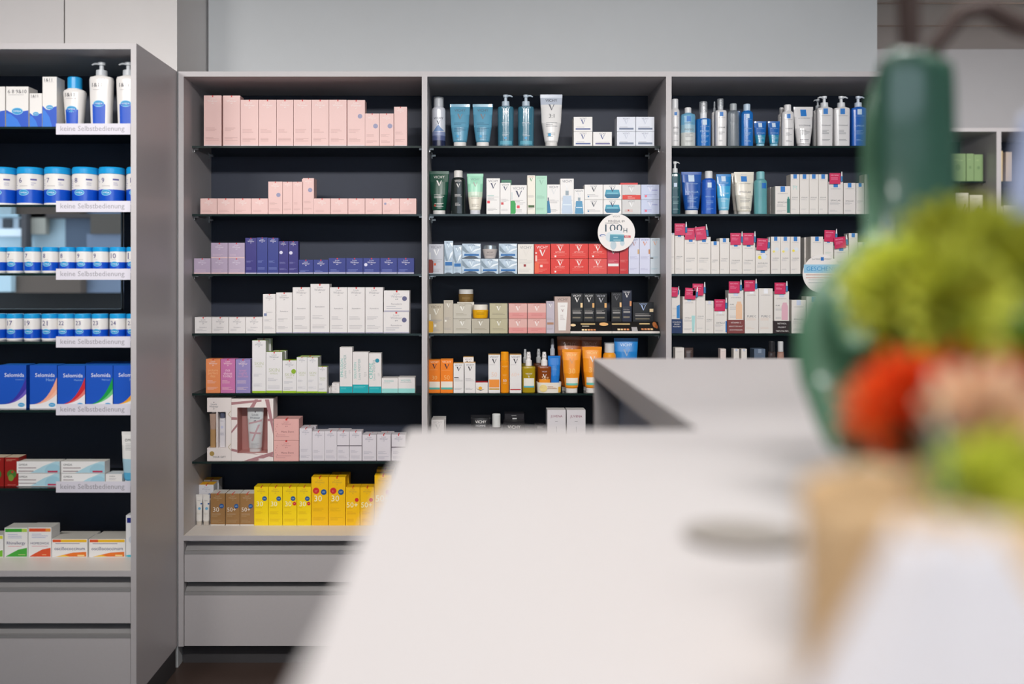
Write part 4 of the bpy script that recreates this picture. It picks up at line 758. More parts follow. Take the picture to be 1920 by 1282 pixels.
# ================================================================== fourth cabinet
UB = (26, 110, 190); WB2 = (226, 224, 224)
wsq = (205, 222, 240)
row('C', 0, [('can', 1258.6, 1276.4, 184.2, 'white spray can cut by the panel', dict(col=WB2, cap=(222, 222, 224), ch=.2, sty=LRB('SERIE'))),
             ('bottle', 1278, 1306.4, 200.3, 'blue over cream two-phase bottle', dict(col=(110, 165, 195), cap=(232, 230, 230), sh=.86, cw=.44, sty=LRB('PHYSIO'), zones=[(.35, (196, 200, 196)), (.55, (140, 180, 198)), (1.01, (104, 166, 200))])),
             ('pump', 1307.4, 1336.8, 190.2, 'blue foam bottle with clear cap', dict(col=UB, cap=(236, 236, 238), sh=.64, spray=True, over=True, fd=.9, n=2.1, sty=LRB('PHYSIO', wsq, (170, 205, 235), v0=1.9))),
             ('pump', 1342, 1365, 185, 'white bottle with clear pump', dict(col=WB2, cap=(196, 200, 204), sh=.78, spray=True, over=True, sty=LRB('LIPIKAR'), fd=.9)),
             ('pump', 1335, 1346, 190, 'rear clear-capped white bottle', dict(col=WB2, cap=(170, 176, 182), sh=.78, spray=True, dy=.05)),
             ('bottle', 1366, 1388, 193.4, 'clear bottle with grey cap', dict(col=(150, 160, 168), cap=(170, 176, 180), sh=.84, cw=.6, alpha=.45, sty=lambda a: dict(prims=[('l', .25, a*.7, .75, 8, (110, 116, 124))]))),
             B(1383, 1389, 208, 'thin blue carton behind clear bottle', LR((40, 110, 180), WHT, name=None), dy=.05, d=.03),
             ('bottle', 1391, 1414.4, 194, 'blue bottle with pale cap', dict(col=UB, cap=(190, 210, 228), sh=.84, cw=.56, sty=LRB('EFFACLAR', wsq, (170, 205, 235)))),
             ('tube', 1415.4, 1439.8, 226.2, 'small blue tube', dict(col=(20, 112, 180), cap=(150, 200, 220), sty=LRB('EFFACLAR', wsq, (170, 205, 235)), zones=[(.45, (40, 140, 176)), (1.01, (20, 100, 180))])), ('tube', 1441.2, 1465, 226.2, 'small blue tube', dict(col=(20, 112, 180), cap=(150, 200, 220), sty=LRB('EFFACLAR', wsq, (170, 205, 235)), zones=[(.45, (40, 140, 176)), (1.01, (20, 100, 180))])),
             ('bottle', 1467.4, 1491.2, 195.2, 'white bottle with white cap', dict(col=WB2, cap=(234, 232, 232), sh=.85, cw=.56, sty=LRB())), ('bottle', 1460, 1474, 201, 'rear white bottle', dict(col=WB2, cap=(214, 212, 212), sh=.85, cw=.56, dy=.06)),
             ('tube', 1491.4, 1529.4, 198.4, 'large white tube with blue square', dict(col=WB2, cap=WB2, ch=.05, cw=.6, sty=LRB('TOLERIANE'))),
             ('pump', 1533.8, 1564, 178.8, 'white pump bottle, left one', dict(col=WB2, cap=(222, 226, 230), sty=LRB('TOLERIANE', v0=2.55), dr=-1, n=4)), ('pump', 1565.4, 1596.2, 178.8, 'white pump bottle, right one', dict(col=WB2, cap=(222, 226, 230), sty=LRB('TOLERIANE', v0=2.5), dr=1, n=4)),
             ('pump', 1526, 1545, 185, 'rear white pump bottle', dict(col=WB2, cap=(200, 206, 212), dr=-1, n=4, dy=.05)),
             ('pump', 1598, 1627, 178.8, 'deep blue pump bottle', dict(col=(26, 96, 190), cap=(206, 216, 230), sty=LRB('LIPIKAR', wsq, (150, 190, 235), v0=2.6), dr=1, n=4))])
def tagp(a, b_, t, q, desc, sh=2, red='GESCHENK'):
    return (a, b_, t, q, desc, sh, red)
eff = LR(name='EFFACLAR', tx=(120, 120, 126)); CW = (232, 226, 220)
row('C', 1, [('pump', 1256.5, 1277.6, 302, 'dark teal pump bottle cut by the panel', dict(col=(18, 70, 78), cap=(226, 228, 228), dr=1, sty=LRB('EFFACLAR', wsq, (150, 190, 190), v0=3.0))),
             ('tube', 1279.6, 1319, 320.8, 'deep blue tube with white cap', dict(col=(28, 84, 166), sty=LRB('EFFACLAR', wsq, (170, 200, 235)), ch=.095)),
             ('bottle', 1317.6, 1344.6, 320, 'royal blue bottle with white cap', dict(col=(24, 86, 186), cap=(226, 226, 226), sh=.83, cw=.54, taper=1.1, sty=LRB('EFFACLAR', wsq, (150, 190, 235), v0=2.4))),
             ('tube', 1344.8, 1373.6, 325.6, 'sky blue tube with white cap', dict(col=(40, 156, 214), sty=LRB('EFFACLAR', wsq, (210, 232, 245)), ch=.095, zones=[(.4, (110, 188, 220)), (.7, (60, 165, 215)), (1.01, (30, 130, 200))])),
             ('tube', 1379, 1417.8, 321, 'cream white tube with blue square', dict(col=(228, 222, 208), cap=(226, 224, 220), sty=LRB('EFFACLAR'), ch=.06)),
             ('tube', 1373, 1400, 324, 'rear cream tube', dict(col=(214, 208, 198), cap=(210, 206, 200), dy=.05)),
             ('bottle', 1416, 1440.8, 321, 'clear aqua bottle', dict(col=(110, 180, 186), cap=(130, 190, 196), sh=.82, cw=.62, alpha=.75, sty=lambda a: dict(prims=[('r', .5, a*.6, .85, a*.6+.42, UB), ('l', .2, a*.5, .8, 6, (80, 150, 160))]))),
             B(1453.4, 1482, 349.2, 'white carton with teal bottle picture', LR(CW, ex=lambda a: [('r', .78, .08, .98, a*.55, (30, 120, 110)), ('r', .82, a*.55, .92, a*.62, (60, 150, 140))]), d=.05), B(1444, 1459, 351, 'rear white carton beside bottle', LR(CW), dy=.055, d=.04)]
    + boxes([1482.4, 1499.4], 326.8, 'slim white carton with teal letters', LR(CW, sw=.4, ex=lambda a: [('t', 'M', .5, a*.66, .4, (190, 222, 216)), ('l', .2, a*.72, .8, 2, (150, 200, 195))]), d=.045)
    + boxes([1499.6, 1517.4, 1534.8, 1552.6], 326.8, 'slim white carton with blue square', LR(CW, sw=.4), d=.045)
    + boxes([1553, 1581.2], 340.8, 'white carton under pink tag', eff, d=.05)+boxes([1581.6, 1604.8], 343, 'medium white carton beside tagged one', eff, d=.05)+boxes([1605.2, 1620.6], 343.2, 'narrow medium white carton', LR(CW, sw=.38), d=.045)
    + boxes([1621, 1639, 1657], 326.8, 'tall white carton half behind leaves', LR(CW, sw=.38), d=.045))
YD = lambda a: [('e', .3, a*.62, .13, .12, (240, 222, 60)), ('e', .58, a*.66, .2, .2, (226, 232, 240))]
tl = LR(CW, name='TOLERIANE'); hy = LR(CW, name='HYDRAPHASE'); an = LR(CW, name='ANTHELIOS', ex=YD)
row('C', 2, boxes([1258.6, 1265], 437, 'white carton cut by the panel', LR(CW), d=.04)+boxes([1265.8, 1282.8], 436.2, 'slim white carton, first under a tag', LR(CW, sw=.38), d=.045)
    + boxes([1283.2, 1307.4, 1333], 444.4, 'medium white carton with broad blue square', hy, d=.05)+boxes([1333.3, 1349], 452.4, 'shortest slim white carton', LR(CW, sw=.38, name='TOLERIANE'), d=.045)+boxes([1349.4, 1367.6], 446.6, 'slim white carton beside shortest', LR(CW, sw=.34, name='TOLERIANE'), d=.045)
    + boxes([1368, 1391.6, 1416.2], 453.8, 'white carton beneath pink tag', tl, d=.05)+boxes([1416.4, 1444.2], 464, 'shortest white carton with yellow dot', LR(CW, name='ANTHELIOS', ex=YD, nv=.4), d=.055)
    + boxes([1445.6, 1463.6, 1481.8], 443.8, 'slim white carton with pale drop', LR(CW, sw=.36, name='TOLERIANE', ex=lambda a: [('e', .3, a*.6, .13, .12, (240, 226, 110)), ('e', .62, a*.66, .2, .22, (220, 228, 236))]), d=.045)+boxes([1482, 1501.2], 443.8, 'slim white carton with bright yellow drop', LR(CW, sw=.36, ex=YD, name='TOLERIANE'), d=.045)
    + boxes([1520.2, 1543.6], 443.6, 'white carton behind the round sign', LR(CW), d=.05)+boxes([1544, 1563], 448.2, 'white carton with green line', LR(CW, ex=lambda a: [('l', .15, a*.62, .8, 2, (130, 190, 160))]), d=.045)
    + boxes([1563.8, 1591.2], 460.4, 'wide white carton near leaves', tl, d=.05)+boxes([1591.6, 1608.4], 437.2, 'tall slim carton near leaves', LR(CW, sw=.38), d=.045)+boxes([1608.8, 1634], 454, 'half-hidden white carton at the leaves', LR(CW), d=.05)
    + [B(1508, 1517, 445, 'rear white carton in the gap', LR(CW), dy=.05, d=.04)])
pv = lambda c: LR(CW, (206, 214, 234), name=None, ex=lambda a: [('t', 'PURE', .24, a*.52, .26, (90, 90, 96)), ('p', [(.5, .06), (.92, .06), (.92, a*.5), (.86, a*.56), (.84, a*.62), (.58, a*.62), (.56, a*.56), (.5, a*.5)], c)], nv=.5)
def stand(a_, b_, t_, col, lines, desc):
    w = (b_-a_)*3.246/FP; h = CZ-(t_-522)*3.246/FP-ZS[3]; X = ((a_+b_)/2-890)*3.246/FP
    m = MB(); m.box(-w/2, w/2, 0, .055, 0, h, M(col, .4)); m.box(-w/2, w/2, .052, .055, h, h*2.4, M(col, .4)); a = h/w
    m.decals([('t', s, .5, a*.80-i*.21, wd, WHT) for i, (s, wd) in enumerate(lines)], w, lambda x, z: 0, a)
    o = m.build('product_stand', None, (X, 3.246, ZS[3]+.0002)); tag(o, desc, 'display stand'); return h+ZS[3]+.0004
z1 = stand(1252.4+6.6, 1279.2, 598.5, (28, 52, 96), [('HYALURON-', .8), ('SAURE', .5), ('POLSTERT', .7)], 'navy blue product stand at the left end of fourth shelf')
z2 = stand(1363.8, 1396, 600, (130, 62, 60), [('VITAMIN C', .6), ('BRINGT DIE HAUT', .8), ('ZUM STRAHLEN', .75)], 'red-brown product stand lettered VITAMIN C, on fourth shelf')
z3 = stand(1449.6, 1483, 601.8, (40, 24, 26), [('RETINOL', .5), ('MILDERT', .45), ('TIEFE FALTEN', .7)], 'black-brown product stand lettered RETINOL, on fourth shelf')
row('C', 3, [B(1259.4, 1275, 543.6, 'white carton on navy stand', LR(CW, (214, 214, 224), name=None, ex=lambda a: [('p', [(.6, .1), (.98, .1), (.98, a*.5), (.6, a*.45)], (40, 130, 200))]), base=z1, d=.04, dy=.002),
             B(1280.2, 1304.8, 556, 'white carton with pale teal tube picture', LR(CW, (180, 200, 226), name='HYALU B5', ex=lambda a: [('p', [(.72, .1), (.88, .1), (.95, a*.48), (.68, a*.48)], (170, 216, 214))]), d=.05), B(1305.2, 1322.2, 549, 'slim white carton with lavender square', LR(CW, (180, 192, 224), name='HYALU B5'), d=.045),
             B(1322.6, 1338, 564, 'small white carton with pale square', LR(CW, (214, 216, 234), name='HYALU'), d=.045), B(1338.6, 1362.8, 578.8, 'shortest white carton with blue edge', LR(CW, (236, 240, 250), name='HYALU', ex=lambda a: [('r', .9, .08, 1, a*.5, (40, 120, 190))]), d=.05),
             B(1365.4, 1394, 544.2, 'white carton with orange bottle picture', pv((240, 196, 160)), base=z2, d=.04, dy=.002),
             B(1396.4, 1422.2, 541, 'tall white carton with silver square, left', LR(CW, (246, 246, 250), name='PURE C', ln=(226, 196, 176), nv=.38), d=.055), B(1422.8, 1449, 540.8, 'tall white carton with silver square, right', LR(CW, (246, 246, 250), name='PURE C', ln=(226, 196, 176), nv=.38), d=.055),
             B(1451.4, 1479.6, 546.4, 'white carton with pink bottle picture', pv((226, 176, 190)), base=z3, d=.04, dy=.002),
             B(1484, 1511, 562.4, 'white carton beside the retinol stand', LR(CW, (206, 214, 236)), d=.05), B(1512, 1540, 556, 'white carton hidden by the leaves', LR(CW), d=.05)])
row('C', 4, [B(1266, 1282.8, 651.8, 'small white carton at left', LR(CW, CW, name=None), d=.04), ('tube', 1284.6, 1301.4, 652.2, 'dark brown and white tube', dict(col=(70, 54, 50), cap=(230, 228, 226), sty=lambda a: dict(prims=[('l', .2, a-.3, .8, 5, (160, 140, 130))]))),
             B(1350.6, 1361.2, 654, 'tiny pinkish carton', LR((232, 216, 212), CW, name=None), d=.03), B(1375.6, 1385.8, 654, 'tiny white carton, left of two', LR(CW, (190, 200, 220), name=None), d=.03), B(1390, 1400.4, 654, 'tiny white carton, right of two', LR(CW, (190, 200, 220), name=None), d=.03),
             B(1414, 1435, 654, 'smoky blue clear carton', LR((96, 112, 134), (140, 155, 175), name=None), d=.05),
             ('bottle', 1441, 1455.6, 639.8, 'dark bottle with white-banded cap', dict(col=(70, 60, 60), cap=(40, 40, 44), sh=.8, cw=.8)), ('bottle', 1458.4, 1471.4, 640.2, 'rosy bottle with white-banded cap', dict(col=(180, 140, 126), cap=(214, 214, 216), sh=.8, cw=.8, sty=lambda a: dict(prims=[('r', .3, a*.5, .7, a*.5+.3, (190, 70, 50))])))])
# pink promotion tags clipped on the cartons
def promo(a_, b_, t_, q_, shz, desc, rz=0, txt='GESCHENK', sl=0.0):
    y = 3.249; w = (b_-a_)*y/FP; h = (q_-t_)*y/FP; m = MB(); fw = w*.80
    m.box(-w/2, -w/2+fw, 0, .0012, -.006, h*.86, M((206, 24, 86), .4)); a = h/w
    m.decals([('t', txt, .38, a*.66, .58, (245, 190, 210)), ('l', .1, a*.46, .6, 3, (240, 150, 185)), ], w, lambda x, z: 0, a)
    v = MB(); r_ = w*.085
    v.loft([(h*.08, r_, r_*.4), (h*.55, r_, r_*.4), (h*.58, r_*.55, r_*.3)], M((60, 120, 170), .2), 2, 12); v.loft([(h*.58, r_*.7, r_*.4), (h*.8, r_*.55, r_*.35), (h, r_*.35, r_*.25)], M((236, 236, 238), .4), 2, 12)
    t = empty('promotion_tag', ((a_+b_)/2*y/FP-890*y/FP, y-.0022-(int(a_*7) % 3)*.0022, CZ-(q_-522)*y/FP)); t.rotation_euler = (0, math.radians(sl), 0)
    m.build('tag_card', t); v.build('vial_cutout', t, (w/2-r_*1.2, .0003, 0)); tag(t, desc, 'tag', 'pink promotion tags on the cartons')
promo(1554.6, 1580, 322, 342, 1, 'pink tag with a vial standing on a carton of second shelf')
P3 = [(1264.5, 1288.6, 416, 438, 0, 'leftmost on third shelf'), (1284, 1307, 424.5, 446, 0, 'second from left on third shelf'), (1304, 1329, 421.5, 446, -7, 'tilted, third from left on third shelf'), (1369.4, 1393.6, 433.8, 456, 0, 'fourth from left on third shelf'), (1392.6, 1417.4, 433.8, 456, 0, 'fifth from left on third shelf'), (1417.6, 1442.8, 444, 466, 3, 'low one over the yellow dot carton'), (1545, 1570, 428.6, 450, 2, 'right of the gap on third shelf'), (1563.8, 1590.6, 441, 462, -7, 'tilted, nearest the leaves on third shelf')]
for a_, b_, t_, q_, s_, d_ in P3: promo(a_, b_, t_, q_, 2, 'pink tag with a vial, '+d_, sl=s_)
P4 = [(1257.8, 1272.6, 536, 553, 3, 'CADEAU', 'cut by the panel on fourth shelf'), (1283, 1308, 537, 558, 4, 'CADEAU', 'lettered CADEAU on fourth shelf'), (1298, 1323, 528.6, 551, 0, 'GESCHENK', 'behind the CADEAU one on fourth shelf'), (1339.4, 1364, 558, 580, 0, 'GESCHENK', 'lowest one on fourth shelf'), (1366.4, 1391.6, 524.4, 546, 0, 'GESCHENK', 'above the orange bottle picture'), (1395, 1420, 522.6, 543, 0, 'GESCHENK', 'on a tall silver-squared carton'), (1452, 1477.6, 526.8, 548, 0, 'GESCHENK', 'above the pink bottle picture')]
for i, (a_, b_, t_, q_, s_, tx, d_) in enumerate(P4):
    promo(a_, b_, t_, q_, 3, 'pink tag with a vial, '+d_, sl=s_, txt=tx)
# hanging round signs
def rsign(cx, cy, r, desc, prims, y=3.232):
    m = MB(); R = r*y/FP; n_ = 40
    m.add([(R*math.cos(2*math.pi*i/n_), s, R*math.sin(2*math.pi*i/n_)+R) for s in (0, .0015) for i in range(n_)], [tuple(range(n_)), tuple(range(n_, 2*n_))[::-1]]+[(i, (i+1) % n_, n_+(i+1) % n_, n_+i) for i in range(n_)], M((240, 234, 230), .4))
    m.decals(prims, 2*R, lambda x, z: 0, 1); o = m.build('round_sign', None, ((cx-890)*y/FP, y, CZ-(cy-522)*y/FP-R)); tag(o, desc, 'sign')
D_ = (50, 60, 70)
rsign(1155.7, 435.8, 35, 'round white sign reading MINERAL 89 100H over red cartons', [('t', 'VICHY', .5, .93, .20, (130, 128, 130)), ('t', 'MINÉRAL 89', .5, .81, .44, (60, 60, 64)), ('l', .2, .76, .8, 1, (150, 146, 146)),
    ('t', '100', .43, .62, .46, (20, 60, 80), .2), ('t', 'H', .74, .56, .10, (20, 60, 80)), ('e', .36, .38, .15, .14, (214, 224, 230)), ('e', .42, .16, .08, .12, (190, 206, 214)), ('e', .66, .22, .06, .08, (196, 212, 220)), ('e', .5, .5, .18, .07, (226, 230, 234)),
    ('p', [(.32, .26), (.70, .26), (.71, .44), (.33, .46)], (74, 148, 172)), ('p', [(.33, .43), (.70, .42), (.70, .45), (.33, .46)], (130, 190, 200)), ('l', .42, .38, .62, 2, (180, 220, 228)), ('e', .13, .42, .08, .035, (80, 110, 170)), ('e', .14, .41, .06, .02, (238, 236, 234)), ('r', .71, .36, .88, .42, (196, 40, 46)), ('t', 'NEU', .795, .39, .12, WHT)])
rsign(1541, 513, 36, 'round white sign lettered GESCHENK partly behind the leaves', [('r', .03, .52, .97, .74, (150, 200, 228)), ('t', 'GESCHENK', .5, .63, .8, (30, 140, 200)), ('t', 'LA ROCHE-POSAY', .5, .88, .5, (110, 110, 116)), ('r', .47, .84, .55, .93, UB), ('l', .08, .48, .9, 2, (200, 150, 130)), ('l', .15, .35, .8, 2, (190, 190, 190))])

# ================================================================== leftmost cabinet
OB = (10, 80, 196); OL = (30, 158, 222); OW = (236, 232, 228)
def omlogo(u, v, r): return [('e', u, v, r, r*.62, (150, 205, 235)), ('e', u, v, r*.9, r*.52, (40, 150, 205)), ('t', 'OMIDA', u, v, r*1.35, (236, 244, 250))]
def ombox(txt):
    return lambda a: dict(body=OW, top=None, prims=[('p', [(0, 0), (1, 0), (1, a*.42), (.75, a*.40), (.5, a*.345), (.25, a*.36), (0, a*.43)], OB), ('p', [(0, 0), (.7, 0), (.5, a*.2), (.2, a*.33), (0, a*.36)], (36, 120, 220))]+omlogo(.5, a*.40, .26)+[('t', txt, .5 if len(txt) > 5 else .40, a-.22, .84 if len(txt) > 5 else .56, (60, 56, 66)), ('l', .1, a-.36, .8, 1, (170, 165, 170))])
def omb(txt, w0=.42, tall=True):
    def f(a): return dict(prims=[('p', [(.24, .03), (.76, .03), (.78, a*.35), (.66, a*.36), (.34, a*.36), (.22, a*.35)], OB)]+omlogo(.5, a*.36, .24)+[('t', txt, .42, a*.64, w0, (60, 56, 66)), ('l', .25, a*.57, .7, 1, (170, 165, 170))])
    return f
row('L', 0, [B(-28, 9.6, 162.4, 'white carton with blue base at picture edge', ombox('3'), d=.06), B(11.2, 53.6, 162.4, 'wide white carton lettered 6 8 9&10', ombox('6 8 9&10'), d=.06),
             B(55.6, 79, 175, 'short white carton lettered 1&11', ombox('1&11'), d=.05), B(79.6, 106.6, 144, 'tall white carton lettered 1&11', ombox('1&11'), d=.055),
             ('bottle', 112.2, 155.4, 142.6, 'white bottle with light blue cap', dict(col=OW, cap=OL, sh=.77, cw=.6, sty=omb('1&11'), taper=.72, n=2.4)),
             ('pump', 162.6, 207.6, 114, 'white pump bottle lettered 1&11', dict(col=OW, cap=(196, 200, 204), sty=omb('1&11'), taper=.84, dr=-1, sh=.79)), ('pump', 213.6, 258, 114, 'white pump bottle beside the cabinet flank', dict(col=OW, cap=(196, 200, 204), sty=omb('1&11'), taper=.84, dr=-1, sh=.79))])
def omjar(num, big=True):
    def f(a): 
        p = [('t', num, (.34 if big else .3)+.1*(len(num)-1), a*.66, (.12 if big else .17)*len(num), (60, 50, 120)), ('l', .3, a*.52, .62, 1, (170, 165, 170))]
        if big: p += [('l', .08, a*.68, .2, 5, (150, 150, 190)), ('r', .72, a*.66, .9, a*.70, (90, 86, 150)), ('l', .74, a*.6, .88, 2, (160, 156, 190))]
        return dict(prims=p+omlogo(.47, a*.35, .2 if big else .26))
    return f
NUMW = dict(zip('5 6 7 8 9 10 11 16 17 19 21 22 23 24 25'.split(), 'five six seven eight nine ten eleven sixteen seventeen nineteen twenty-one twenty-two twenty-three twenty-four twenty-five'.split()))
def jars(sh, edges, t, nums, w, big, dy=0.0):
    it = []
    cn = {}
    for n_ in nums: cn[n_] = cn.get(n_, 0)+1
    for e, n_ in zip(edges, nums):
        it.append(('jar', e, e+w, t, ('large' if big else 'small')+' white jar numbered '+NUMW[n_], dict(dy=dy, col=OW, cap=OL, lid=.17, taper=1.0, sty=omjar(n_, big), zones=[(.09, OW), (.43 if big else .42, OB), (1.01, OW)], name='tablet_jar')))
    row('L', sh, it)
jars(1, [-30, 20.6, 72.4, 125, 175.4, 228.6], 312.4, ['5', '6', '7', '8', '9', '10'], 49.2, True, .05)
jars(2, [-26, 5.6, 39, 72.6, 105, 136.6, 167.4, 199.6, 231.4], 463, ['6', '7', '7', '8', '8', '9', '9', '10', '11'], 31, False)
jars(3, [-26.5, 5.2, 38, 71.4, 102, 133.6, 166, 199.6, 231.4], 588.6, ['16', '17', '19', '21', '22', '23', '23', '24', '25'], 31, False)
def selo(c1, c2, sub):
    def f(a):
        n_ = 8; cv = lambda k, u: a*(.10+k*(u**2.6))
        P_ = [(i/n_) for i in range(n_+1)]
        up = [(u, cv(.62, u)) for u in P_]; m1 = [(u, cv(.36, u)) for u in P_]; m2 = [(u, cv(.24, u)) for u in P_]
        return dict(body=(24, 84, 190), top=(30, 110, 205), prims=[('p', up+[(1, 0), (0, 0)], c1), ('p', m1+[(1, 0), (0, 0)], c2), ('p', m2+[(1, 0), (0, 0)], (236, 234, 236))]+[('t', 'Selomida', .56, a-.36, .72, (236, 240, 250)), ('t', sub, .75, a-.53, .3, (140, 180, 230))]+omlogo(.82, a*.09, .13))
    return f
row('L', 4, [B(-2, 49.6, 684.6, 'blue carton with violet swoosh', selo((60, 50, 160), (110, 90, 190), 'Artikulation'), d=.06), B(55.6, 107, 684.8, 'blue carton with peach swoosh', selo((244, 170, 140), (248, 190, 165), 'Haut'), d=.06), B(108, 159.8, 685.4, 'blue carton with red swoosh', selo((206, 40, 50), (230, 120, 110), 'Muskeln'), d=.06), B(160.6, 211.8, 685, 'blue carton with green swoosh', selo((20, 156, 70), (110, 200, 130), 'Nerven'), d=.06), B(212.2, 262.4, 685, 'blue carton with orange swoosh', selo((240, 160, 30), (246, 196, 90), 'Junior'), d=.06),
             B(160, 250, 680.4, 'rear blue carton', selo((20, 156, 70), (110, 200, 130), 'Nerven'), dy=.07, d=.06)])
cm = lambda a: dict(body=(238, 236, 234), top=(216, 214, 206), prims=[('p', [(.3, 0), (1, 0), (1, a), (.9, a), (.62, a*.62)], (176, 214, 226)), ('e', .85, a*.2, .2, a*.6, (160, 204, 220)), ('r', 0, 0, 1, .012, (200, 200, 200)), ('t', 'OMIDA', .15, a-.075, .2, (60, 60, 64)), ('l', .04, a-.14, .45, 2, (150, 130, 135)), ('r', .72, .02, .95, .06, (190, 60, 90))])
hb = lambda a: dict(body=(150, 30, 26), top=(214, 196, 170), prims=[('l', .1, a-.15, .8, 2, (230, 180, 150)), ('e', .5, a*.42, .34, .32, (70, 120, 50)), ('e', .45, a*.3, .2, .25, (120, 150, 60)), ('e', .55, a*.5, .1, .1, (180, 60, 40)), ('l', .2, .12, .8, 1, (240, 160, 150))])
row('L', 5, [B(-20, 7.4, 857.6, 'red carton with leaf picture, at picture edge', hb, d=.05), B(9, 35, 857.6, 'red carton with leaf picture, beside the white cartons', hb, d=.05),
             B(30.8, 112.6, 887.6, 'lower left long white carton', cm, d=.04), B(30.8, 112.6, 865, 'upper left long white carton', cm, base=887.2, d=.04), B(114.6, 197, 887.6, 'lower right long white carton', cm, d=.04), B(114.2, 197, 865, 'upper right long white carton', cm, base=887.2, d=.04),
             B(198, 229, 888.6, 'small white carton beside a tube', lambda a: dict(body=(232, 228, 224), top=(206, 214, 218), prims=[('t', 'OMIDA', .4, a-.14, .35, (90, 88, 90)), ('l', .2, a-.26, .65, 2, (160, 156, 160))]), d=.05),
             ('tube', 223, 261, 811, 'white and light blue tube', dict(col=(238, 236, 232), cap=(214, 222, 226), zones=[(.25, (90, 176, 214)), (.5, (170, 206, 222)), (1.01, (238, 236, 232))], sty=lambda a: dict(prims=[('t', 'OMIDA', .5, a-.42, .62, (60, 60, 64)), ('l', .25, a-.6, .8, 5, (150, 150, 155))])))])
def boi(c1, c2, txt, k=.8): return lambda a: dict(body=(238, 236, 234), top=(206, 204, 198), prims=[('r', .03, a-.18, .75, a-.04, c1), ('r', .75, a-.18, .97, a-.04, c2), ('t', txt, .5, a*.47, k, (60, 50, 110)), ('l', .15, a-.28, .85, 3, (150, 160, 210)), ('p', [(.04, .03), (.97, .03), (.97, a*.32), (.6, a*.26), (.3, a*.14)], c1), ('l', .6, .12, .9, 1, (250, 230, 170)), ('l', .15, a*.38, .85, 1, (226, 150, 160))])
osc = lambda a: dict(body=(240, 238, 236), top=(200, 196, 188), prims=[('r', .02, a-.09, .25, a-.015, (226, 90, 40)), ('r', .25, a-.09, .98, a-.015, (244, 190, 40)), ('t', 'oscillococcinum', .5, a*.48, .86, (50, 50, 110)), ('l', .1, a-.12, .9, 1, (140, 130, 150)), ('p', [(.1, .02), (.97, .02), (.97, a*.3), (.6, a*.26), (.3, a*.12)], (236, 120, 40)), ('p', [(.1, .02), (.5, .02), (.35, a*.12), (.25, a*.1)], (246, 200, 50)), ('r', .72, .03, .92, .07, (250, 220, 150))])
row('L', 6, [B(-34, 6.4, 1003, 'white carton with green stripe at picture edge', boi((120, 190, 50), (220, 220, 60), 'CYH', .4), d=.05), B(8.2, 52, 989.4, 'white carton with green top stripe', boi((70, 170, 60), (180, 210, 90), 'Rhinallergy'), d=.06), B(53, 96.6, 988.8, 'white carton with red-orange top stripe', boi((222, 84, 44), (238, 150, 60), 'HOMEOVOX'), d=.06),
             B(96.9, 164.4, 1010.4, 'long white carton with orange print, left one', osc, d=.06), B(166.4, 235.4, 1010.4, 'long white carton with orange print, right one', osc, d=.06), B(236, 262, 966, 'white carton with dark blue square', lambda a: dict(body=(236, 236, 238), top=None, prims=[('r', .08, a-.55, .5, a-.18, (30, 40, 130)), ('c', .5, a*.42, .3, (206, 212, 222)), ('e', .3, .1, .3, .08, (60, 190, 210))]), d=.05),
             B(100, 175, 1005, 'rear long white carton, left one', osc, dy=.07, d=.06), B(180, 236, 1005, 'rear long white carton, right one', osc, dy=.07, d=.06)])
# shelf-edge notices
for i, (ty, nm) in enumerate(((231.4, 'top shelf'), (376.6, 'second shelf'), (503.6, 'third shelf'), (630.6, 'fourth shelf'), (757.4, 'fifth shelf'), (902.4, 'sixth shelf'))):
    y = 2.8255; w = (244.6-105)*y/FP; h = 20.8*y/FP; m = MB(); m.box(-w/2, w/2, 0, .0012, 0, h, M((222, 218, 228), .5)); m.decals([('t', 'keine Selbstbedienung', .49, h/w*.48, .86, (158, 154, 162))], w, lambda x, z: 0, h/w)
    o = m.build('shelf_notice', None, ((105+244.6)/2*y/FP-890*y/FP, y, CZ-(ty+20.8-522)*y/FP)); tag(o, 'white strip reading keine Selbstbedienung, on edge of %s, leftmost cabinet' % nm, 'notice', 'keine Selbstbedienung strips')
# price rail clip card lying between the jars: clear panel behind the small jars
# ================================================================== far cabinets
gc = lambda a: dict(body=(132, 160, 108), top=None, prims=[('e', .5, a*.5, .16, .2, (110, 140, 90)), ('l', .2, a*.8, .8, 2, (190, 214, 150))])
hz = lambda a: dict(body=(232, 226, 214), top=None, prims=[('p', [(.1, .1), (.2, .1), (.8, a*.7), (.7, a*.7)], (110, 126, 96)), ('p', [(.4, .1), (.5, .1), (.95, a*.6), (.88, a*.62)], (140, 100, 90)), ('l', .2, a*.9, .8, 2, (150, 130, 110))])
def far(cab, sh, its):
    y = 4.42
    for a_, b_, t_, d_, s_ in its:
        w = (b_-a_)*y/FP*.98; zb = ZS[sh]; h = CZ-(t_-522)*y/FP-zb; p = p_box(w, h, .06, s_)
        o = p[0][1].build('carton', None, ((((a_+b_)/2)-890)*y/FP, y+.03, zb+.0002)); tag(o, d_, 'carton')
far('F', 0, [(1812, 1826, 288, 'green carton in the far cabinet, left of the pair', gc), (1826.4, 1843, 289.6, 'green carton in the far cabinet, right of the pair', gc), (1780, 1811, 288, 'green carton in the far cabinet, mostly behind the leaves', gc)])
far('F', 1, [(1818, 1842.6, 366, 'cream carton with twig picture in the far cabinet', hz), (1790, 1816, 362, 'cream carton behind the bouquet in the far cabinet', hz)])
far('G', 0, [(1874, 1880, 283, 'slim beige carton, leftmost on top shelf of farthest right cabinet', lambda a: dict(body=(222, 196, 150), top=None, prims=[])), (1886, 1898, 285, 'tan carton on top shelf of farthest right cabinet', lambda a: dict(body=(200, 180, 160), top=None, prims=[]))])
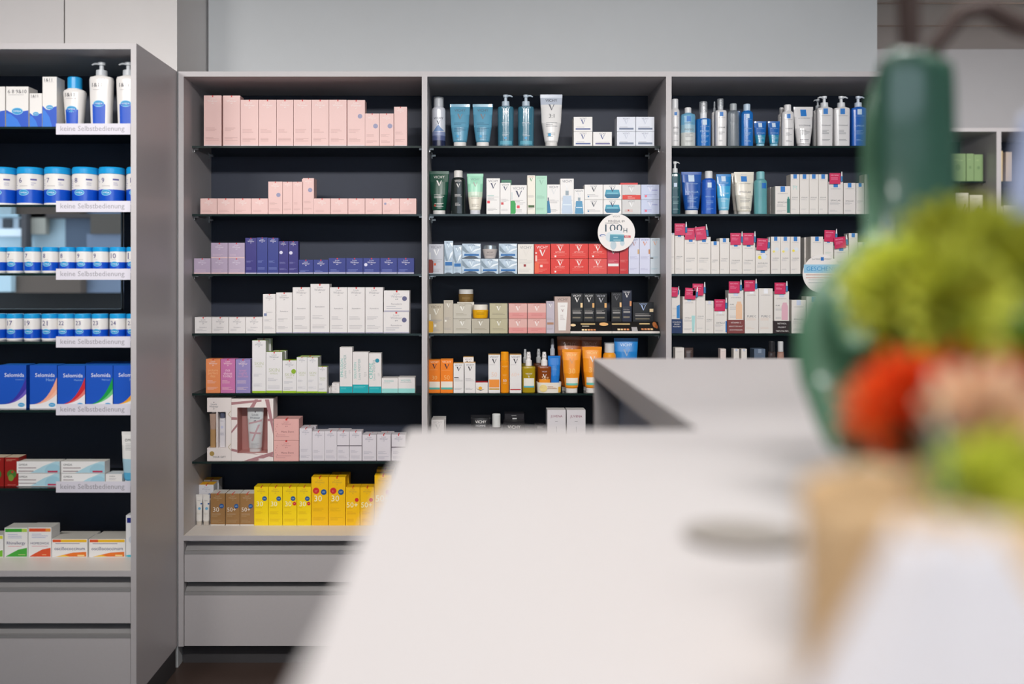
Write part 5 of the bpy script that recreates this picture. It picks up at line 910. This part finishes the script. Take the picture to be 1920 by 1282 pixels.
far('G', 1, [(1874, 1881, 388, 'slim white carton on second shelf of farthest right cabinet', hz), (1881.6, 1908, 386, 'white carton with orange circle in farthest right cabinet', lambda a: dict(body=(236, 228, 218), top=None, prims=[('c', .45, a*.5, .28, (214, 150, 110)), ('c', .45, a*.5, .18, (236, 228, 218))]))])

# ================================================================== bouquet on the counter
def pt(x, y, d): return Vector(((x-890)*d/FP, d, CZ-(y-522)*d/FP))
bq = empty('bouquet', (0.236, 0.45, CT)); tag(bq, 'paper-wrapped bouquet of green, orange and cream blooms with big leaves on the counter', 'bouquet')
O = bq.location.copy()
def petal(m, base, dirv, up, L, Wd, mt, curl=.35):
    d = dirv.normalized(); s = d.cross(up)
    if s.length < 1e-4: s = d.orthogonal()
    s.normalize(); n_ = s.cross(d); vs = []; fs = []; nu, nv = 4, 2
    for i in range(nu+1):
        t = i/nu; wd = Wd*math.sin(math.pi*min(1, .12+t*.80))**.7; c = base+d*(L*t)+n_*(curl*L*t*t)
        for j in range(nv+1): q = (j/nv-.5)*2; vs.append(c+s*(q*wd/2)+n_*(abs(q)*wd*.18))
    for i in range(nu):
        for j in range(nv): a_ = i*(nv+1)+j; fs.append((a_, a_+1, a_+nv+2, a_+nv+1))
    m.add(vs, fs, mt, True)
def bloom(name, c, R, cols, n_=70, view=Vector((0, -1, .25)), curl=.3, wid=.34, core=None, label=None):
    m = MB(); c = c-O; ax = view.normalized(); e1 = ax.orthogonal().normalized(); e2 = ax.cross(e1)
    rnd = random.Random(int(R*1e5)+n_)
    for k in range(n_):
        t = (k+.5)/n_; th = math.acos(1-1.55*t); ph = k*2.39996
        d = ax*math.cos(th)+(e1*math.cos(ph)+e2*math.sin(ph))*math.sin(th)
        petal(m, c+d*R*.18, d+Vector((rnd.uniform(-.1, .1),)*3), ax, R*(.74+.2*rnd.random()), R*wid, M(cols[k % len(cols)], .6), curl)
    if core:
        m.add([c+ax*R*.55+e1*R*.2*math.cos(2*math.pi*i/12)+e2*R*.2*math.sin(2*math.pi*i/12) for i in range(12)]+[c+ax*R*.72], [(i, (i+1) % 12, 12) for i in range(12)], M(core, .7))
    o = m.build(name, bq)
    if label: o['label'] = label
    return o
def leaf(name, pts, widths, mt, thick=.0012, nrm=Vector((0, -1, 0)), label=None, fold=.12):
    pts = [Vector(p)-O for p in pts]; m = MB(); vs = []; fs = []; nv = 6; n_ = len(pts)
    # resample smoothly
    def cr(P_, t):
        i = min(int(t), len(P_)-2); f = t-i; g = lambda k: P_[max(0, min(len(P_)-1, k))]
        p0, p1, p2, p3 = g(i-1), g(i), g(i+1), g(i+2)
        return 0.5*((2*p1)+(p2-p0)*f+(2*p0-5*p1+4*p2-p3)*f*f+(3*p1-p0-3*p2+p3)*f*f*f)
    NS = 18
    for i in range(NS+1):
        t = (n_-1)*i/NS; c = cr(pts, t); d = (cr(pts, min(n_-1, t+.05))-cr(pts, max(0, t-.05))).normalized(); s = d.cross(nrm).normalized(); q_ = s.cross(d)
        wd = cr(widths, t)
        for j in range(nv+1): q = (j/nv-.5)*2; vs.append(c+s*(q*wd/2)-q_*(abs(q)**1.4*wd*fold))
    for i in range(NS):
        for j in range(nv): a_ = i*(nv+1)+j; fs.append((a_, a_+1, a_+nv+2, a_+nv+1))
    m.add(vs, fs, mt, True); o = m.build(name, bq); sd = o.modifiers.new('t', 'SOLIDIFY'); sd.thickness = thick
    if label: o['label'] = label
    return o
DG = M((50, 88, 72), .34, coat=.6, mott=.12, scale=20); DG2 = M((84, 130, 102), .45, coat=.3, mott=.12, scale=20); DG3 = M((44, 66, 24), .5, mott=.2, scale=30)
root = Vector((.236, .425, CT+.03)); rim = Vector((.252, .450, CT+.115))
# tall upright leaves
leaf('tall_leaf', [root, rim, pt(1725, 640, .76), pt(1735, 420, .86), pt(1728, 240, .88), pt(1726, 118, .88), pt(1726, 94, .882)], [.02, .02, .06, .080, .084, .078, .040], DG, label='tall upright dark green leaf')
leaf('tall_leaf', [root, rim, pt(1690, 700, .80), pt(1668, 420, .92), pt(1665, 240, .94), pt(1680, 118, .95)], [.02, .02, .05, .052, .05, .03], DG2, label='tall paler leaf behind the upright one')
leaf('round_leaf', [root, rim, pt(1665, 900, .72), pt(1618, 760, .80), pt(1606, 610, .83), pt(1680, 450, .85)], [.02, .02, .05, .092, .104, .05], DG2, label='broad rounded grey-green leaf at the left')
leaf('round_leaf', [root, rim, pt(1720, 700, .72), pt(1660, 560, .80), pt(1640, 470, .84)], [.02, .02, .08, .10, .04], DG2)
leaf('dark_leaf', [root, rim, pt(1790, 760, .60), pt(1860, 640, .63), pt(1910, 520, .66)], [.02, .02, .05, .07, .02], DG3)
leaf('dark_leaf', [root, rim, pt(1840, 800, .62), pt(1900, 600, .67), pt(1960, 420, .70)], [.02, .02, .06, .08, .03], DG3)
leaf('dark_leaf', [root, rim, pt(1620, 860, .56), pt(1600, 830, .58), pt(1590, 770, .6)], [.02, .02, .02, .02, .008], DG3)
leaf('pale_leaf', [root, rim, pt(1930, 560, .66), pt(1935, 380, .70), pt(1930, 215, .72)], [.02, .01, .025, .035, .01], M((150, 160, 190), .5), label='narrow bluish grey leaf at the right edge')
LG = [(226, 232, 92), (214, 220, 78), (234, 238, 110)]; LG2 = [(184, 186, 64), (168, 172, 56), (196, 198, 70)]
bloom('green_bloom', pt(1680, 545, .60), .038, LG, 90); bloom('green_bloom', pt(1775, 560, .57), .038, LG2+LG[:1], 80, core=(50, 66, 20)); bloom('green_bloom', pt(1860, 490, .62), .042, LG2, 70)
bloom('green_bloom', pt(1925, 650, .56), .024, [(150, 180, 50), (130, 160, 44)], 50); bloom('green_bloom', pt(1780, 455, .66), .038, LG2, 60); bloom('green_bloom', pt(1690, 620, .60), .026, LG2, 50); bloom('green_bloom', pt(1790, 640, .56), .028, LG, 60)
bloom('lime_bloom', pt(1830, 915, .43), .026, LG, 70); bloom('lime_bloom', pt(1905, 900, .44), .027, LG2[:1]+LG, 60)
bloom('orange_bloom', pt(1700, 765, .52), .033, [(255, 108, 38), (252, 92, 30), (255, 128, 58)], 80, curl=.45)
bloom('peach_bloom', pt(1645, 775, .56), .026, [(255, 182, 132), (252, 160, 108)], 50)
bloom('orange_bloom', pt(1790, 715, .54), .024, [(220, 70, 22), (200, 54, 16)], 50); bloom('orange_bloom', pt(1905, 735, .52), .026, [(206, 90, 40), (176, 76, 34)], 50)
bloom('cream_bloom', pt(1838, 790, .47), .031, [(255, 220, 184), (255, 230, 204), (250, 206, 168)], 80, core=(96, 84, 66))
for q in ((1700, 765, .52), (1838, 790, .47), (1680, 545, .60), (1775, 560, .57), (1830, 915, .43), (1645, 775, .56), (1860, 490, .62), (1905, 735, .52)):
    m = MB(); e = pt(*q); m.tubeline([root-O, (root+(e-root)*.5+Vector((0, 0, -.008)))-O, e-O], .0022, M((90, 120, 50), .6), 8); m.build('stem', bq)
# dark twigs arching over the top
TW = M((62, 44, 38), .7, mott=.2)
def twig(pts, r0, r1):
    m = MB(); P_ = [Vector(p)-O for p in pts]; Q = []
    for i in range(len(P_)-1):
        for k in range(5): Q.append(P_[i].lerp(P_[i+1], k/5))
    Q.append(P_[-1]); m.tubeline(Q, [r0+(r1-r0)*i/(len(Q)-1) for i in range(len(Q))], TW, 8); m.build('twig', bq)
twig([root, rim, pt(1740, 600, .86), pt(1725, 300, .97), pt(1706, 90, .98), pt(1702, -60, .98)], .004, .013)
twig([root, rim, pt(1780, 640, .86), pt(1740, 300, .97), pt(1752, 90, .97), pt(1800, 26, .97), pt(1850, 14, .97), pt(1905, 46, .97), pt(1980, 68, .98)], .004, .013)
# paper wraps: kraft outside, white in front
def wrap(name, ring0, ring1, mt, a0, a1, label, wav=.006):
    m = MB(); n_ = 36; k_ = 8; vs = []; (c0, r0x, r0y), (c1, r1x, r1y) = ring0, ring1
    for j in range(k_+1):
        t = j/k_; c = c0.lerp(c1, t)
        for i in range(n_+1):
            A = math.radians(a0+(a1-a0)*i/n_); w_2 = math.sin(i*1.3)*wav*t
            vs.append(c+Vector((math.cos(A)*(r0x+(r1x-r0x)*t+w_2), math.sin(A)*(r0y+(r1y-r0y)*t+w_2), math.sin(i*.55)*wav*1.5*t))-O)
    m.add(vs, [(j*(n_+1)+i, j*(n_+1)+i+1, (j+1)*(n_+1)+i+1, (j+1)*(n_+1)+i) for j in range(k_) for i in range(n_)], mt, True)
    o = m.build(name, bq); sd = o.modifiers.new('t', 'SOLIDIFY'); sd.thickness = .0008; o['label'] = label
wrap('kraft_wrap', (Vector((.224, .413, CT+.002)), .062, .044), (Vector((.243, .425, CT+.094)), .078, .048), M((228, 192, 146), .8, mott=.05, scale=40), 90, 450, 'tan kraft paper wrap', .003)
wrap('white_wrap', (Vector((.196, .345, CT+.002)), .078, .020), (Vector((.198, .358, CT+.096)), .018, .010), M((226, 221, 223), .75, mott=.03, scale=30), 150, 400, 'white paper folded around the front', .002)
m = MB(); m.loft([(0.001, .020, .020), (.02, .018, .018), (.05, .014, .014)], M((232, 226, 226), .75), 2, 20); m.build('tied_stems', bq, Vector((.226, .415, CT))-O)

# every label once, and short
if __name__ == '__main__':
    seen = {}
    for o in bpy.data.objects:
        if o.parent is None and 'label' in o:
            l = o['label']; n_ = len(l.split())
            if n_ > 16 or n_ < 4: print('LABEL LENGTH', n_, l)
            if l in seen: print('LABEL DUP', l)
            seen[l] = 1
    print('THINGS', len(seen), 'OBJECTS', len(bpy.data.objects))
